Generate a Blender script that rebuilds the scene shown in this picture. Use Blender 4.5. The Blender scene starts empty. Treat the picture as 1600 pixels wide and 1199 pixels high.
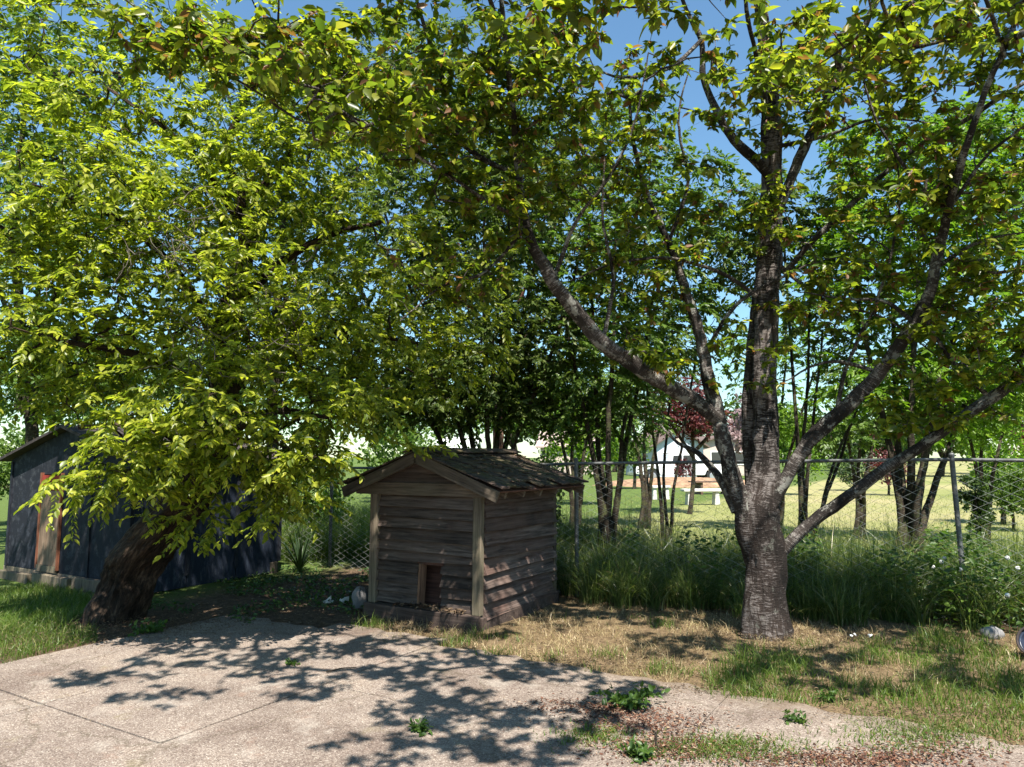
import bpy, math, random
import numpy as np
from mathutils import Vector, Matrix, Euler

R = math.radians
rng = np.random.default_rng(7)
random.seed(7)
SC = bpy.context.scene
COL = SC.collection

# ------------------------------------------------------------------ camera
CAM_H, FPX = 1.55, 1130.0
PITCH = math.atan(115.5 / FPX)
cam = bpy.data.cameras.new('Camera')
cam.sensor_width = 36.0
cam.lens = 36.0 * FPX / 1600.0
cam.clip_start, cam.clip_end = 0.05, 6000
camo = bpy.data.objects.new('Camera', cam)
camo.location = (0, 0, CAM_H)
camo.rotation_euler = (math.pi / 2 + PITCH, 0, 0)
COL.objects.link(camo)
SC.camera = camo
# ------------------------------------------------------------------ sky, sun, exposure
SUN_EL, SUN_AZ = R(60), R(16)          # sun stands high behind the camera, a little to its right
world = bpy.data.worlds.new('World')
SC.world = world
world.use_nodes = True
wn = world.node_tree
sky = wn.nodes.new('ShaderNodeTexSky')
sky.sky_type = 'NISHITA'
sky.sun_disc = False
sky.sun_elevation = SUN_EL
sky.sun_rotation = math.pi - SUN_AZ
sky.air_density, sky.dust_density, sky.ozone_density = 1.2, 0.2, 2.4
hsv = wn.nodes.new('ShaderNodeMix'); hsv.data_type = 'RGBA'; hsv.blend_type = 'MULTIPLY'; hsv.inputs[0].default_value = 1.0
hsv.inputs[7].default_value = (0.86, 1.08, 1.12, 1)          # a clean spring sky, a touch bluer all round
wn.links.new(sky.outputs[0], hsv.inputs[6])
wn.links.new(hsv.outputs[2], wn.nodes['Background'].inputs[0])
wn.nodes['Background'].inputs[1].default_value = 0.07
sl = bpy.data.lights.new('sun', 'SUN')
sl.energy, sl.angle, sl.color = 5.0, R(0.53), (1.0, 0.95, 0.86)
so = bpy.data.objects.new('sun', sl)
S = Vector((math.sin(SUN_AZ) * math.cos(SUN_EL), -math.cos(SUN_AZ) * math.cos(SUN_EL), math.sin(SUN_EL)))
so.rotation_euler = S.to_track_quat('Z', 'Y').to_euler()
so.location = (2, -6, 12)
COL.objects.link(so)
SC.view_settings.view_transform = 'Standard'
SC.view_settings.look = 'None'
SC.view_settings.exposure = 1.36
SC.view_settings.gamma = 1.0
SC.cycles.max_bounces = 6
SC.cycles.diffuse_bounces = 3
SC.cycles.glossy_bounces = 2
SC.cycles.transmission_bounces = 3
SC.cycles.transparent_max_bounces = 8
SC.cycles.caustics_reflective = False
SC.cycles.caustics_refractive = False
SC.cycles.use_denoising = True

# ------------------------------------------------------------------ pixel -> place
cp, sp = math.cos(PITCH), math.sin(PITCH)
def ray(px, py):
    cx, cy = (px - 800) / FPX, -(py - 599.5) / FPX
    return np.array((cx, cp - cy * sp, sp + cy * cp))
def P(px, py, depth):
    d = ray(px, py)
    t = depth / d[1]
    return np.array((d[0] * t, depth, CAM_H + d[2] * t))
def G(px, py, z=0.0):
    d = ray(px, py)
    t = (z - CAM_H) / d[2]
    return np.array((d[0] * t, d[1] * t, z))
def project(p):
    p = np.atleast_2d(p)
    y = p[:, 1]; z = p[:, 2] - CAM_H
    f = y * cp + z * sp
    u = -y * sp + z * cp
    return 800 + FPX * p[:, 0] / f, 599.5 - FPX * u / f, f
# everything man-made in the yard follows one direction
ANG = R(-31)
U = np.array((math.cos(ANG), math.sin(ANG)))
V = np.array((-math.sin(ANG), math.cos(ANG)))
def UV(u, v, z=0.0):
    q = u * U + v * V
    return np.array((q[0], q[1], z))

# ------------------------------------------------------------------ object helpers
def tag(o, label=None, cat=None, group=None, kind=None):
    if label: o['label'] = label
    if cat: o['category'] = cat
    if group: o['group'] = group
    if kind: o['kind'] = kind
    return o
def empty(name, loc=(0, 0, 0), rz=0.0):
    o = bpy.data.objects.new(name, None)
    o.location = tuple(loc); o.rotation_euler = (0, 0, rz)
    o.empty_display_size = 0.1
    COL.objects.link(o)
    return o
def link(name, me, parent=None, mat=None, loc=None, rot=None, M=None):
    if mat is not None and not me.materials:
        me.materials.append(mat)
    o = bpy.data.objects.new(name, me)
    if parent is not None: o.parent = parent
    if loc is not None: o.location = tuple(loc)
    if rot is not None: o.rotation_euler = rot
    if M is not None: o.matrix_local = M
    COL.objects.link(o)
    return o
def mesh_np(name, verts, faces_flat, sizes, mat=None, attr=None, smooth=False, midx=None):
    me = bpy.data.meshes.new(name)
    verts = np.asarray(verts, dtype=np.float32).reshape(-1, 3)
    faces_flat = np.asarray(faces_flat, dtype=np.int32).ravel()
    sizes = np.asarray(sizes, dtype=np.int32)
    me.vertices.add(len(verts)); me.vertices.foreach_set('co', verts.ravel())
    me.loops.add(len(faces_flat)); me.loops.foreach_set('vertex_index', faces_flat)
    me.polygons.add(len(sizes))
    st = np.zeros(len(sizes), dtype=np.int32); st[1:] = np.cumsum(sizes)[:-1]
    me.polygons.foreach_set('loop_start', st)
    if smooth:
        me.polygons.foreach_set('use_smooth', np.ones(len(sizes), dtype=bool))
    if midx is not None:
        me.polygons.foreach_set('material_index', np.asarray(midx, dtype=np.int32))
    if attr is not None:
        a = me.attributes.new('bark', 'FLOAT_VECTOR', 'POINT')
        a.data.foreach_set('vector', np.asarray(attr, dtype=np.float32).ravel())
    me.update(calc_edges=True)
    me.validate()
    if mat is not None:
        for m in (mat if isinstance(mat, (list, tuple)) else [mat]): me.materials.append(m)
    return me
class MB:
    """collects pieces of one mesh"""
    def __init__(s): s.v = []; s.f = []; s.sm = False
    def add(s, v, f):
        o = len(s.v); s.v += [tuple(q) for q in v]; s.f += [tuple(i + o for i in q) for q in f]
    def box(s, x0, x1, y0, y1, z0, z1):
        s.add([(x0,y0,z0),(x1,y0,z0),(x1,y1,z0),(x0,y1,z0),(x0,y0,z1),(x1,y0,z1),(x1,y1,z1),(x0,y1,z1)],
              [(0,3,2,1),(4,5,6,7),(0,1,5,4),(1,2,6,5),(2,3,7,6),(3,0,4,7)])
    def prism(s, poly, y0, y1):          # poly in x,z ; extruded along y
        n = len(poly)
        s.add([(x, y0, z) for x, z in poly] + [(x, y1, z) for x, z in poly],
              [tuple(range(n)), tuple(range(2*n-1, n-1, -1))] + [(i, n+i, n+(i+1) % n, (i+1) % n) for i in range(n)])
    def cyl(s, a, b, r0, r1, n=10):
        a, b = Vector(a), Vector(b); d = (b - a).normalized()
        x = d.orthogonal().normalized(); y = d.cross(x)
        vs = []
        for c, r in ((a, r0), (b, r1)):
            for i in range(n):
                t = 2*math.pi*i/n; vs.append(c + x*r*math.cos(t) + y*r*math.sin(t))
        s.add(vs, [(i, (i+1) % n, n+(i+1) % n, n+i) for i in range(n)] + [tuple(range(n-1, -1, -1)), tuple(range(n, 2*n))])
    def lathe(s, prof, n=20, c=(0, 0, 0), caps=True):
        vs = []; fs = []
        for r, z in prof:
            for i in range(n):
                t = 2*math.pi*i/n; vs.append((c[0]+r*math.cos(t), c[1]+r*math.sin(t), c[2]+z))
        for j in range(len(prof)-1):
            for i in range(n): fs.append((j*n+i, j*n+(i+1) % n, (j+1)*n+(i+1) % n, (j+1)*n+i))
        if caps: fs.append(tuple(range(n-1, -1, -1))); fs.append(tuple((len(prof)-1)*n+i for i in range(n)))
        s.add(vs, fs)
    def mesh(s, name, mat=None, smooth=False):
        me = bpy.data.meshes.new(name); me.from_pydata(s.v, [], s.f); me.update()
        if smooth: me.polygons.foreach_set('use_smooth', [True]*len(me.polygons))
        if mat: me.materials.append(mat)
        return me
    def build(s, name, mat, parent=None, smooth=False, bevel=0.0, **k):
        o = link(name, s.mesh(name, mat, smooth), parent, **k)
        if bevel:
            b = o.modifiers.new('bevel', 'BEVEL'); b.width = bevel; b.segments = 2; b.limit_method = 'ANGLE'
        return o

# ------------------------------------------------------------------ materials
def newmat(name):
    m = bpy.data.materials.new(name); m.use_nodes = True
    nt = m.node_tree
    for n in list(nt.nodes): nt.nodes.remove(n)
    return m, nt
def nd(nt, t, **k):
    n = nt.nodes.new(t)
    for a, b in k.items():
        if a in n.inputs: n.inputs[a].default_value = b
        else: setattr(n, a, b)
    return n
def ramp(nt, stops, interp='LINEAR'):
    n = nt.nodes.new('ShaderNodeValToRGB'); cr = n.color_ramp; cr.interpolation = interp
    while len(cr.elements) < len(stops): cr.elements.new(0.5)
    for e, (p, c) in zip(cr.elements, stops):
        e.position = p; e.color = (c[0], c[1], c[2], 1) if hasattr(c, '__len__') else (c, c, c, 1)
    return n
def noise(nt, vec, scale, detail=4, rough=0.55, dist=0.0):
    n = nd(nt, 'ShaderNodeTexNoise', Scale=scale, Detail=detail, Roughness=rough, Distortion=dist)
    if vec is not None: nt.links.new(vec, n.inputs['Vector'])
    return n
def mixc(nt, fac, a, b, mode='MIX'):
    n = nt.nodes.new('ShaderNodeMix'); n.data_type = 'RGBA'; n.blend_type = mode
    for s, x in ((0, fac), (6, a), (7, b)):
        if hasattr(x, 'is_linked') or isinstance(x, bpy.types.NodeSocket): nt.links.new(x, n.inputs[s])
        elif s == 0: n.inputs[0].default_value = x
        else: n.inputs[s].default_value = (x[0], x[1], x[2], 1)
    return n.outputs[2]
def math_(nt, op, a, b=0.0, clamp=False):
    n = nt.nodes.new('ShaderNodeMath'); n.operation = op; n.use_clamp = clamp
    for i, x in enumerate((a, b)):
        if isinstance(x, bpy.types.NodeSocket): nt.links.new(x, n.inputs[i])
        else: n.inputs[i].default_value = x
    return n.outputs[0]
def mapping(nt, vec, scale=(1, 1, 1), loc=(0, 0, 0), rot=(0, 0, 0)):
    n = nt.nodes.new('ShaderNodeMapping')
    n.inputs['Scale'].default_value = scale; n.inputs['Location'].default_value = loc; n.inputs['Rotation'].default_value = rot
    nt.links.new(vec, n.inputs['Vector'])
    return n.outputs[0]
def finish(nt, col, rough=0.8, bump=None, bstr=0.3, bdist=0.01, spec=0.3, metal=0.0):
    b = nd(nt, 'ShaderNodeBsdfPrincipled')
    b.inputs['Specular IOR Level'].default_value = spec; b.inputs['Metallic'].default_value = metal
    if isinstance(col, bpy.types.NodeSocket): nt.links.new(col, b.inputs['Base Color'])
    else: b.inputs['Base Color'].default_value = (*col, 1)
    if isinstance(rough, bpy.types.NodeSocket): nt.links.new(rough, b.inputs['Roughness'])
    else: b.inputs['Roughness'].default_value = rough
    if bump is not None:
        bn = nd(nt, 'ShaderNodeBump', Strength=bstr, Distance=bdist)
        nt.links.new(bump, bn.inputs['Height']); nt.links.new(bn.outputs[0], b.inputs['Normal'])
    o = nd(nt, 'ShaderNodeOutputMaterial'); nt.links.new(b.outputs[0], o.inputs[0])
    return b
def leafmat(name, stops, trans=0.42, tcol=None, rough=0.42, spec=0.35, obj=False):
    """stops: colour ramp over a random number per leaf"""
    m, nt = newmat(name)
    if obj: rnd = nd(nt, 'ShaderNodeObjectInfo').outputs['Random']
    else: rnd = nd(nt, 'ShaderNodeNewGeometry').outputs['Random Per Island']
    rp = ramp(nt, stops); nt.links.new(rnd, rp.inputs[0])
    tc = nd(nt, 'ShaderNodeTexCoord')
    nz = noise(nt, tc.outputs['Object'], 1.3, 2)
    hv = nd(nt, 'ShaderNodeHueSaturation'); nt.links.new(rp.outputs[0], hv.inputs['Color'])
    v = math_(nt, 'MULTIPLY_ADD', nz.outputs[0], 0.7); nt.nodes[-1].inputs[2].default_value = 0.65
    nt.links.new(v, hv.inputs['Value'])
    b = nd(nt, 'ShaderNodeBsdfPrincipled', Roughness=rough); b.inputs['Specular IOR Level'].default_value = spec
    nt.links.new(hv.outputs[0], b.inputs['Base Color'])
    t = nd(nt, 'ShaderNodeBsdfTranslucent')
    tint = mixc(nt, 1.0, hv.outputs[0], tcol or (1.75, 1.95, 0.9), 'MULTIPLY')
    nt.links.new(tint, t.inputs[0])
    mx = nd(nt, 'ShaderNodeMixShader', Fac=trans)
    nt.links.new(b.outputs[0], mx.inputs[1]); nt.links.new(t.outputs[0], mx.inputs[2])
    o = nd(nt, 'ShaderNodeOutputMaterial'); nt.links.new(mx.outputs[0], o.inputs[0])
    return m
def barkmat(name, dark, mid, light, amount=0.5, ring=True, moss=None, mth=.53, young=None):
    m, nt = newmat(name)
    a = nd(nt, 'ShaderNodeAttribute', attribute_name='bark')
    v = a.outputs['Vector']
    if ring:   # horizontal lenticel bands
        n1 = noise(nt, mapping(nt, v, (15, 15, 70)), 1.0, 6, 0.72, 0.5)
        n2 = noise(nt, mapping(nt, v, (14, 14, 140)), 1.0, 4, 0.6)
    else:      # upright furrows
        n1 = noise(nt, mapping(nt, v, (28, 28, 5)), 1.0, 6, 0.65)
        n2 = noise(nt, mapping(nt, v, (60, 60, 14)), 1.0, 4, 0.6)
    big = noise(nt, mapping(nt, v, (2.5, 2.5, 2.0)), 1.0, 4, 0.6)
    s = math_(nt, 'ADD', math_(nt, 'MULTIPLY', n1.outputs[0], 0.6), math_(nt, 'MULTIPLY', n2.outputs[0], 0.4))
    s2 = math_(nt, 'ADD', s, math_(nt, 'MULTIPLY', math_(nt, 'SUBTRACT', big.outputs[0], 0.5), amount))
    if ring:
        b2 = ramp(nt, [(.35, dark), (.65, mid)]); nt.links.new(big.outputs[0], b2.inputs[0])
        thr = math_(nt, 'SUBTRACT', s, math_(nt, 'MULTIPLY', math_(nt, 'SUBTRACT', .5, big.outputs[0]), .45))
        if young is not None:
            sz = nd(nt, 'ShaderNodeSeparateXYZ'); nt.links.new(v, sz.inputs[0])
            yf = math_(nt, 'MULTIPLY', math_(nt, 'SUBTRACT', sz.outputs[2], young), 1.3, True)
            thr = math_(nt, 'ADD', thr, math_(nt, 'MULTIPLY', yf, .07))
        fr = ramp(nt, [(.53, 0.0), (.58, .7), (.68, 1.0)]); nt.links.new(thr, fr.inputs[0])
        pl = noise(nt, mapping(nt, v, (22, 22, 4)), 1.0, 5, 0.7, 0.8)      # long upright plates break the bands
        pr = ramp(nt, [(.42, 0.0), (.52, 1.0)]); nt.links.new(pl.outputs[0], pr.inputs[0])
        s = math_(nt, 'ADD', s, math_(nt, 'MULTIPLY', pl.outputs[0], 1.2))
        rp_out = mixc(nt, math_(nt, 'MULTIPLY', fr.outputs[0], pr.outputs[0]), b2.outputs[0], light)
    else:
        rp = ramp(nt, [(0.38, dark), (0.52, mid), (0.66, light)]); nt.links.new(s2, rp.inputs[0]); rp_out = rp.outputs[0]
    col = rp_out
    if moss:
        mo = noise(nt, mapping(nt, v, (11, 11, 9)), 1.0, 8, 0.75)
        mr = ramp(nt, [(mth, 0.0), (mth+.05, 1.0)]); nt.links.new(mo.outputs[0], mr.inputs[0])
        col = mixc(nt, math_(nt, 'MULTIPLY', mr.outputs[0], 0.75), col, moss)
    finish(nt, col, 0.85, s, 1.0, 0.03 if ring else 0.06, 0.2)
    return m
def woodmat(name, dark, light, tint=None, grain=(2.5, 40, 40), wear=0.4, paint=None, rough=0.85):
    m, nt = newmat(name)
    tc = nd(nt, 'ShaderNodeTexCoord'); oi = nd(nt, 'ShaderNodeObjectInfo')
    off = nt.nodes.new('ShaderNodeVectorMath'); off.operation = 'ADD'
    cmb = nd(nt, 'ShaderNodeCombineXYZ')
    for i in range(3): nt.links.new(math_(nt, 'MULTIPLY', oi.outputs['Random'], 17.0 + 9*i), cmb.inputs[i])
    nt.links.new(tc.outputs['Object'], off.inputs[0]); nt.links.new(cmb.outputs[0], off.inputs[1])
    v = off.outputs[0]
    g = noise(nt, mapping(nt, v, grain), 1.0, 6, 0.65, 0.4)
    b = noise(nt, v, 5.0, 4, 0.6)
    rp = ramp(nt, [(0.32, dark), (0.7, light)]); nt.links.new(g.outputs[0], rp.inputs[0])
    hv = nd(nt, 'ShaderNodeHueSaturation'); nt.links.new(rp.outputs[0], hv.inputs['Color'])
    x = math_(nt, 'ADD', math_(nt, 'MULTIPLY', oi.outputs['Random'], 0.5), math_(nt, 'MULTIPLY', b.outputs[0], 0.9))
    nt.links.new(math_(nt, 'ADD', math_(nt, 'MULTIPLY', oi.outputs['Random'], 0.35), math_(nt, 'ADD', x, 0.12)), hv.inputs['Value'])
    col = hv.outputs[0]
    if tint:
        n3 = noise(nt, v, 2.2, 3, 0.6); r3 = ramp(nt, [(0.42, 0.0), (0.62, 1.0)]); nt.links.new(n3.outputs[0], r3.inputs[0])
        col = mixc(nt, math_(nt, 'MULTIPLY', r3.outputs[0], wear), col, tint)
    if paint:
        n4 = noise(nt, mapping(nt, v, (9, 30, 9)), 1.0, 6, 0.75); r4 = ramp(nt, [(0.50, 0.0), (0.58, 1.0)]); nt.links.new(n4.outputs[0], r4.inputs[0])
        col = mixc(nt, r4.outputs[0], paint, col)
    finish(nt, col, rough, g.outputs[0], 0.5, 0.004, 0.25)
    return m
def plain(name, c, rough=0.6, var=0.15, scale=8.0, metal=0.0, spec=0.4, c2=None):
    m, nt = newmat(name)
    tc = nd(nt, 'ShaderNodeTexCoord'); n = noise(nt, tc.outputs['Object'], scale, 5, 0.6)
    c2 = c2 or [max(0, x * (1 - 2*var)) for x in c]
    rp = ramp(nt, [(0.35, c2), (0.65, c)]); nt.links.new(n.outputs[0], rp.inputs[0])
    finish(nt, rp.outputs[0], rough, n.outputs[0], 0.15, 0.005, spec, metal)
    return m

M = {}
M['leafL'] = leafmat('tree_leaf_yellow_green', [(0, (.06, .095, .012)), (.35, (.145, .175, .018)), (.72, (.26, .29, .03)), (1, (.41, .41, .055))], .48, rough=.38, spec=.45)
M['leafLo'] = leafmat('tree_leaf_yellow_green_single', [(0, (.11, .15, .016)), (.5, (.21, .235, .024)), (1, (.36, .35, .045))], .48, rough=.38, spec=.5, obj=True)
M['leafC'] = leafmat('cherry_leaf', [(0, (.045, .075, .012)), (.4, (.10, .135, .015)), (.8, (.20, .22, .022)), (.93, (.31, .31, .032)), (.96, (.16, .08, .03)), (1, (.20, .09, .05))], .52, rough=.36)
M['leafCo'] = leafmat('cherry_leaf_single', [(0, (.06, .095, .015)), (.5, (.13, .16, .02)), (.9, (.23, .24, .03)), (1, (.24, .18, .05))], .52, rough=.36, obj=True)
M['leafB'] = leafmat('understory_leaf', [(0, (.040, .068, .018)), (.5, (.080, .115, .028)), (1, (.14, .17, .045))], .40)
M['leafY'] = leafmat('bright_understory_leaf', [(0, (.065, .13, .012)), (.5, (.105, .19, .016)), (1, (.15, .23, .022))], .45)
M['leafD'] = leafmat('far_dark_leaf', [(0, (.025, .05, .015)), (1, (.06, .095, .022))], .3)
M['leafF'] = leafmat('far_light_leaf', [(0, (.05, .10, .018)), (1, (.12, .18, .03))], .35)
M['leafR'] = leafmat('plum_leaf', [(0, (.05, .012, .016)), (.6, (.11, .028, .03)), (1, (.17, .06, .05))], .35, tcol=(1.6, .9, .8))
M['leafP'] = leafmat('pale_pink_leaf', [(0, (.22, .15, .15)), (1, (.40, .30, .30))], .3, tcol=(1.1, 1, 1))
M['spur'] = leafmat('cherry_flower_remains', [(0, (.10, .035, .02)), (.6, (.20, .07, .05)), (1, (.26, .14, .06))], .2, tcol=(1.1, .9, .8))
M['grass'] = leafmat('green_grass', [(0, (.045, .085, .014)), (.5, (.085, .14, .02)), (.9, (.13, .18, .03)), (1, (.30, .26, .12))], .35)
M['grassL'] = leafmat('pale_lawn', [(0, (.14, .18, .04)), (.5, (.22, .24, .07)), (1, (.36, .31, .15))], .35)
M['grassT'] = leafmat('tall_grass_blade', [(0, (.035, .065, .018)), (.4, (.075, .115, .03)), (.75, (.14, .175, .05)), (.94, (.20, .23, .07)), (.96, (.30, .25, .13)), (1, (.36, .30, .17))], .4, rough=.35, spec=.5)
M['grassD'] = leafmat('dry_grass', [(0, (.17, .115, .055)), (.5, (.34, .255, .135)), (.85, (.50, .40, .23)), (1, (.14, .16, .04))], .25, tcol=(1.1, 1.05, .9))
M['ivy'] = leafmat('ground_cover_leaf', [(0, (.02, .05, .012)), (.7, (.05, .10, .02)), (1, (.11, .16, .03))], .25)
M['ivy2'] = leafmat('weed_cover_leaf', [(0, (.03, .065, .014)), (.7, (.065, .12, .022)), (1, (.11, .17, .03))], .35)
M['litter'] = leafmat('leaf_litter', [(0, (.04, .025, .015)), (.5, (.10, .062, .036)), (.9, (.19, .13, .075)), (1, (.28, .22, .15))], .1, tcol=(1, 1, 1), rough=.8)
M['chip'] = leafmat('red_bark_chip', [(0, (.035, .016, .010)), (.45, (.085, .034, .020)), (.8, (.15, .065, .036)), (1, (.30, .22, .15))], .05, tcol=(1, 1, 1), rough=.85)
M['moss'] = plain('moss', (.13, .12, .02), .95, .3, 60)
M['barkC'] = barkmat('cherry_bark', (.010, .008, .007), (.050, .036, .030), (.23, .20, .185), .9, True, (.15, .15, .125), .60, 11*.37+.9)
M['barkCl'] = barkmat('cherry_limb_bark', (.016, .013, .011), (.075, .060, .052), (.29, .26, .24), .9, True, (.33, .32, .28))
M['barkL'] = barkmat('leaning_tree_bark', (.010, .007, .005), (.045, .029, .020), (.12, .082, .056), .5, False)
M['barkB'] = barkmat('thin_stem_bark', (.018, .014, .010), (.060, .045, .032), (.14, .115, .085), .5, True, (.09, .10, .04))
M['barkR'] = barkmat('reddish_bark', (.05, .02, .014), (.14, .065, .045), (.26, .16, .12), .5, False)
M['board'] = woodmat('weathered_siding', (.015, .011, .0095), (.125, .096, .082), (.095, .062, .050), wear=.4)
M['boardS'] = woodmat('reddish_siding', (.016, .010, .0085), (.165, .120, .100), (.125, .068, .052), wear=.45)
M['post'] = woodmat('grey_post', (.045, .034, .025), (.20, .155, .115), (.16, .15, .09), (40, 40, 2.5), .4)
M['trim'] = woodmat('grey_trim', (.035, .026, .020), (.155, .118, .09), (.11, .095, .065), wear=.4)
M['base'] = woodmat('brown_base_board', (.02, .013, .011), (.105, .076, .064), (.09, .06, .046), wear=.4)
M['jamb'] = woodmat('red_brown_jamb', (.05, .026, .016), (.19, .11, .07), None, (40, 40, 2.5))
M['shake'] = woodmat('cedar_shake', (.016, .011, .010), (.105, .072, .060), (.10, .10, .03), (50, 3, 50), .35)
M['inside'] = woodmat('house_interior_board', (.03, .015, .012), (.12, .06, .045), None)
M['shedblue'] = woodmat('faded_blue_black_panel', (.006, .007, .010), (.055, .058, .066), (.018, .024, .042), (45, 45, 2.0), .5, paint=(.012, .014, .021))
M['shedteal'] = woodmat('faded_blue_panel', (.007, .009, .014), (.065, .075, .095), (.018, .032, .056), (45, 45, 2.0), .6, paint=(.012, .018, .032))
M['sheddoor'] = woodmat('bare_plywood_door', (.14, .085, .055), (.34, .24, .165), (.26, .16, .11), (40, 40, 1.5), .5)
M['redpaint'] = woodmat('red_painted_wood', (.16, .02, .015), (.34, .05, .035), None, (40, 40, 2.5))
M['redframe'] = woodmat('red_brown_frame', (.10, .035, .02), (.24, .09, .05), None, (40, 40, 2.5))
M['roofdark'] = plain('dark_felt_roof', (.055, .042, .04), .9, .3, 20)
M['galv'] = plain('galvanised_steel', (.15, .155, .155), .6, .25, 20, .4, .4)
M['wire'] = plain('galvanised_wire', (.40, .41, .39), .55, .15, 20, .3, .4)
M['concrete'] = plain('pale_concrete', (.62, .60, .56), .8, .15, 6)
M['stone'] = plain('grey_stone', (.27, .26, .26), .85, .25, 9)
M['white'] = plain('white_paint', (.80, .80, .80), .45, .03, 5)
M['wallA'] = plain('pale_blue_siding', (.55, .60, .68), .7, .05, 5)
M['wallB'] = plain('tan_siding', (.52, .42, .36), .7, .05, 5)
M['roofA'] = plain('brown_shingle', (.17, .12, .10), .85, .2, 5)
M['roofP'] = plain('pinkish_shingle', (.40, .30, .27), .85, .15, 5)
M['glass'] = plain('dark_glass', (.03, .035, .04), .08, .1, 3, 0, .8)
M['tyre'] = plain('tyre_rubber', (.02, .02, .02), .8, .1)
M['chrome'] = plain('light_alloy', (.6, .6, .62), .35, .05, 4, .8)
M['red'] = plain('red_petal', (.45, .03, .04), .6, .2, 20)
M['pot'] = plain('dark_blue_glaze', (.035, .045, .075), .35, .3, 8)
M['fluff'] = plain('dandelion_fluff', (.72, .72, .68), .9, .05, 20)
M['browntable'] = woodmat('brown_table_wood', (.05, .03, .02), (.16, .10, .07), None)

# ground
def ground_material():
    m, nt = newmat('yard_ground')
    gm = nd(nt, 'ShaderNodeNewGeometry')
    pos = gm.outputs['Position']
    rot = mapping(nt, pos, (1, 1, 1), (0, 0, 0), (0, 0, R(31)))
    sx = nd(nt, 'ShaderNodeSeparateXYZ'); nt.links.new(rot, sx.inputs[0])
    u, v = sx.outputs[0], sx.outputs[1]
    big = noise(nt, pos, 0.9, 5, 0.6); fine = noise(nt, pos, 14, 6, 0.7); vf = noise(nt, pos, 70, 4, 0.7)
    soil = ramp(nt, [(.3, (.045, .030, .020)), (.55, (.11, .075, .048)), (.75, (.20, .14, .09))]); nt.links.new(fine.outputs[0], soil.inputs[0])
    thatch = ramp(nt, [(.3, (.055, .036, .022)), (.5, (.15, .105, .06)), (.62, (.23, .17, .095)), (.78, (.32, .25, .15))]); nt.links.new(math_(nt, 'ADD', math_(nt, 'MULTIPLY', vf.outputs[0], .55), math_(nt, 'MULTIPLY', fine.outputs[0], .45)), thatch.inputs[0])
    green = ramp(nt, [(.3, (.05, .08, .02)), (.6, (.10, .14, .035)), (.8, (.19, .20, .07))]); nt.links.new(vf.outputs[0], green.inputs[0])
    vn = math_(nt, 'ADD', v, math_(nt, 'MULTIPLY', math_(nt, 'SUBTRACT', big.outputs[0], .5), 3.0))
    un = math_(nt, 'ADD', u, math_(nt, 'MULTIPLY', math_(nt, 'SUBTRACT', fine.outputs[0], .5), 1.0))
    # dry thatch to the right of the little house, bare soil to its left, lawn far beyond the fence
    f1 = math_(nt, 'MULTIPLY_ADD', un, 1.2, True); nt.nodes[-1].inputs[2].default_value = 5.2
    col = mixc(nt, f1, soil.outputs[0], thatch.outputs[0])
    f2 = math_(nt, 'MULTIPLY_ADD', vn, .8, True); nt.nodes[-1].inputs[2].default_value = -8.4
    lawn_n = noise(nt, pos, 0.12, 5, 0.6)
    lawn = ramp(nt, [(.35, (.22, .23, .08)), (.5, (.33, .30, .135)), (.64, (.45, .36, .21))]); nt.links.new(lawn_n.outputs[0], lawn.inputs[0])
    lawn2 = mixc(nt, .4, lawn.outputs[0], green.outputs[0], 'MIX')
    col = mixc(nt, f2, col, lawn2)
    f3 = math_(nt, 'MULTIPLY_ADD', un, -1.5, True); nt.nodes[-1].inputs[2].default_value = -10.6
    col = mixc(nt, f3, col, green.outputs[0])
    h = math_(nt, 'ADD', fine.outputs[0], math_(nt, 'MULTIPLY', vf.outputs[0], .5))
    finish(nt, col, .95, h, .8, .03, .1)
    return m
M['ground'] = ground_material()
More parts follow.
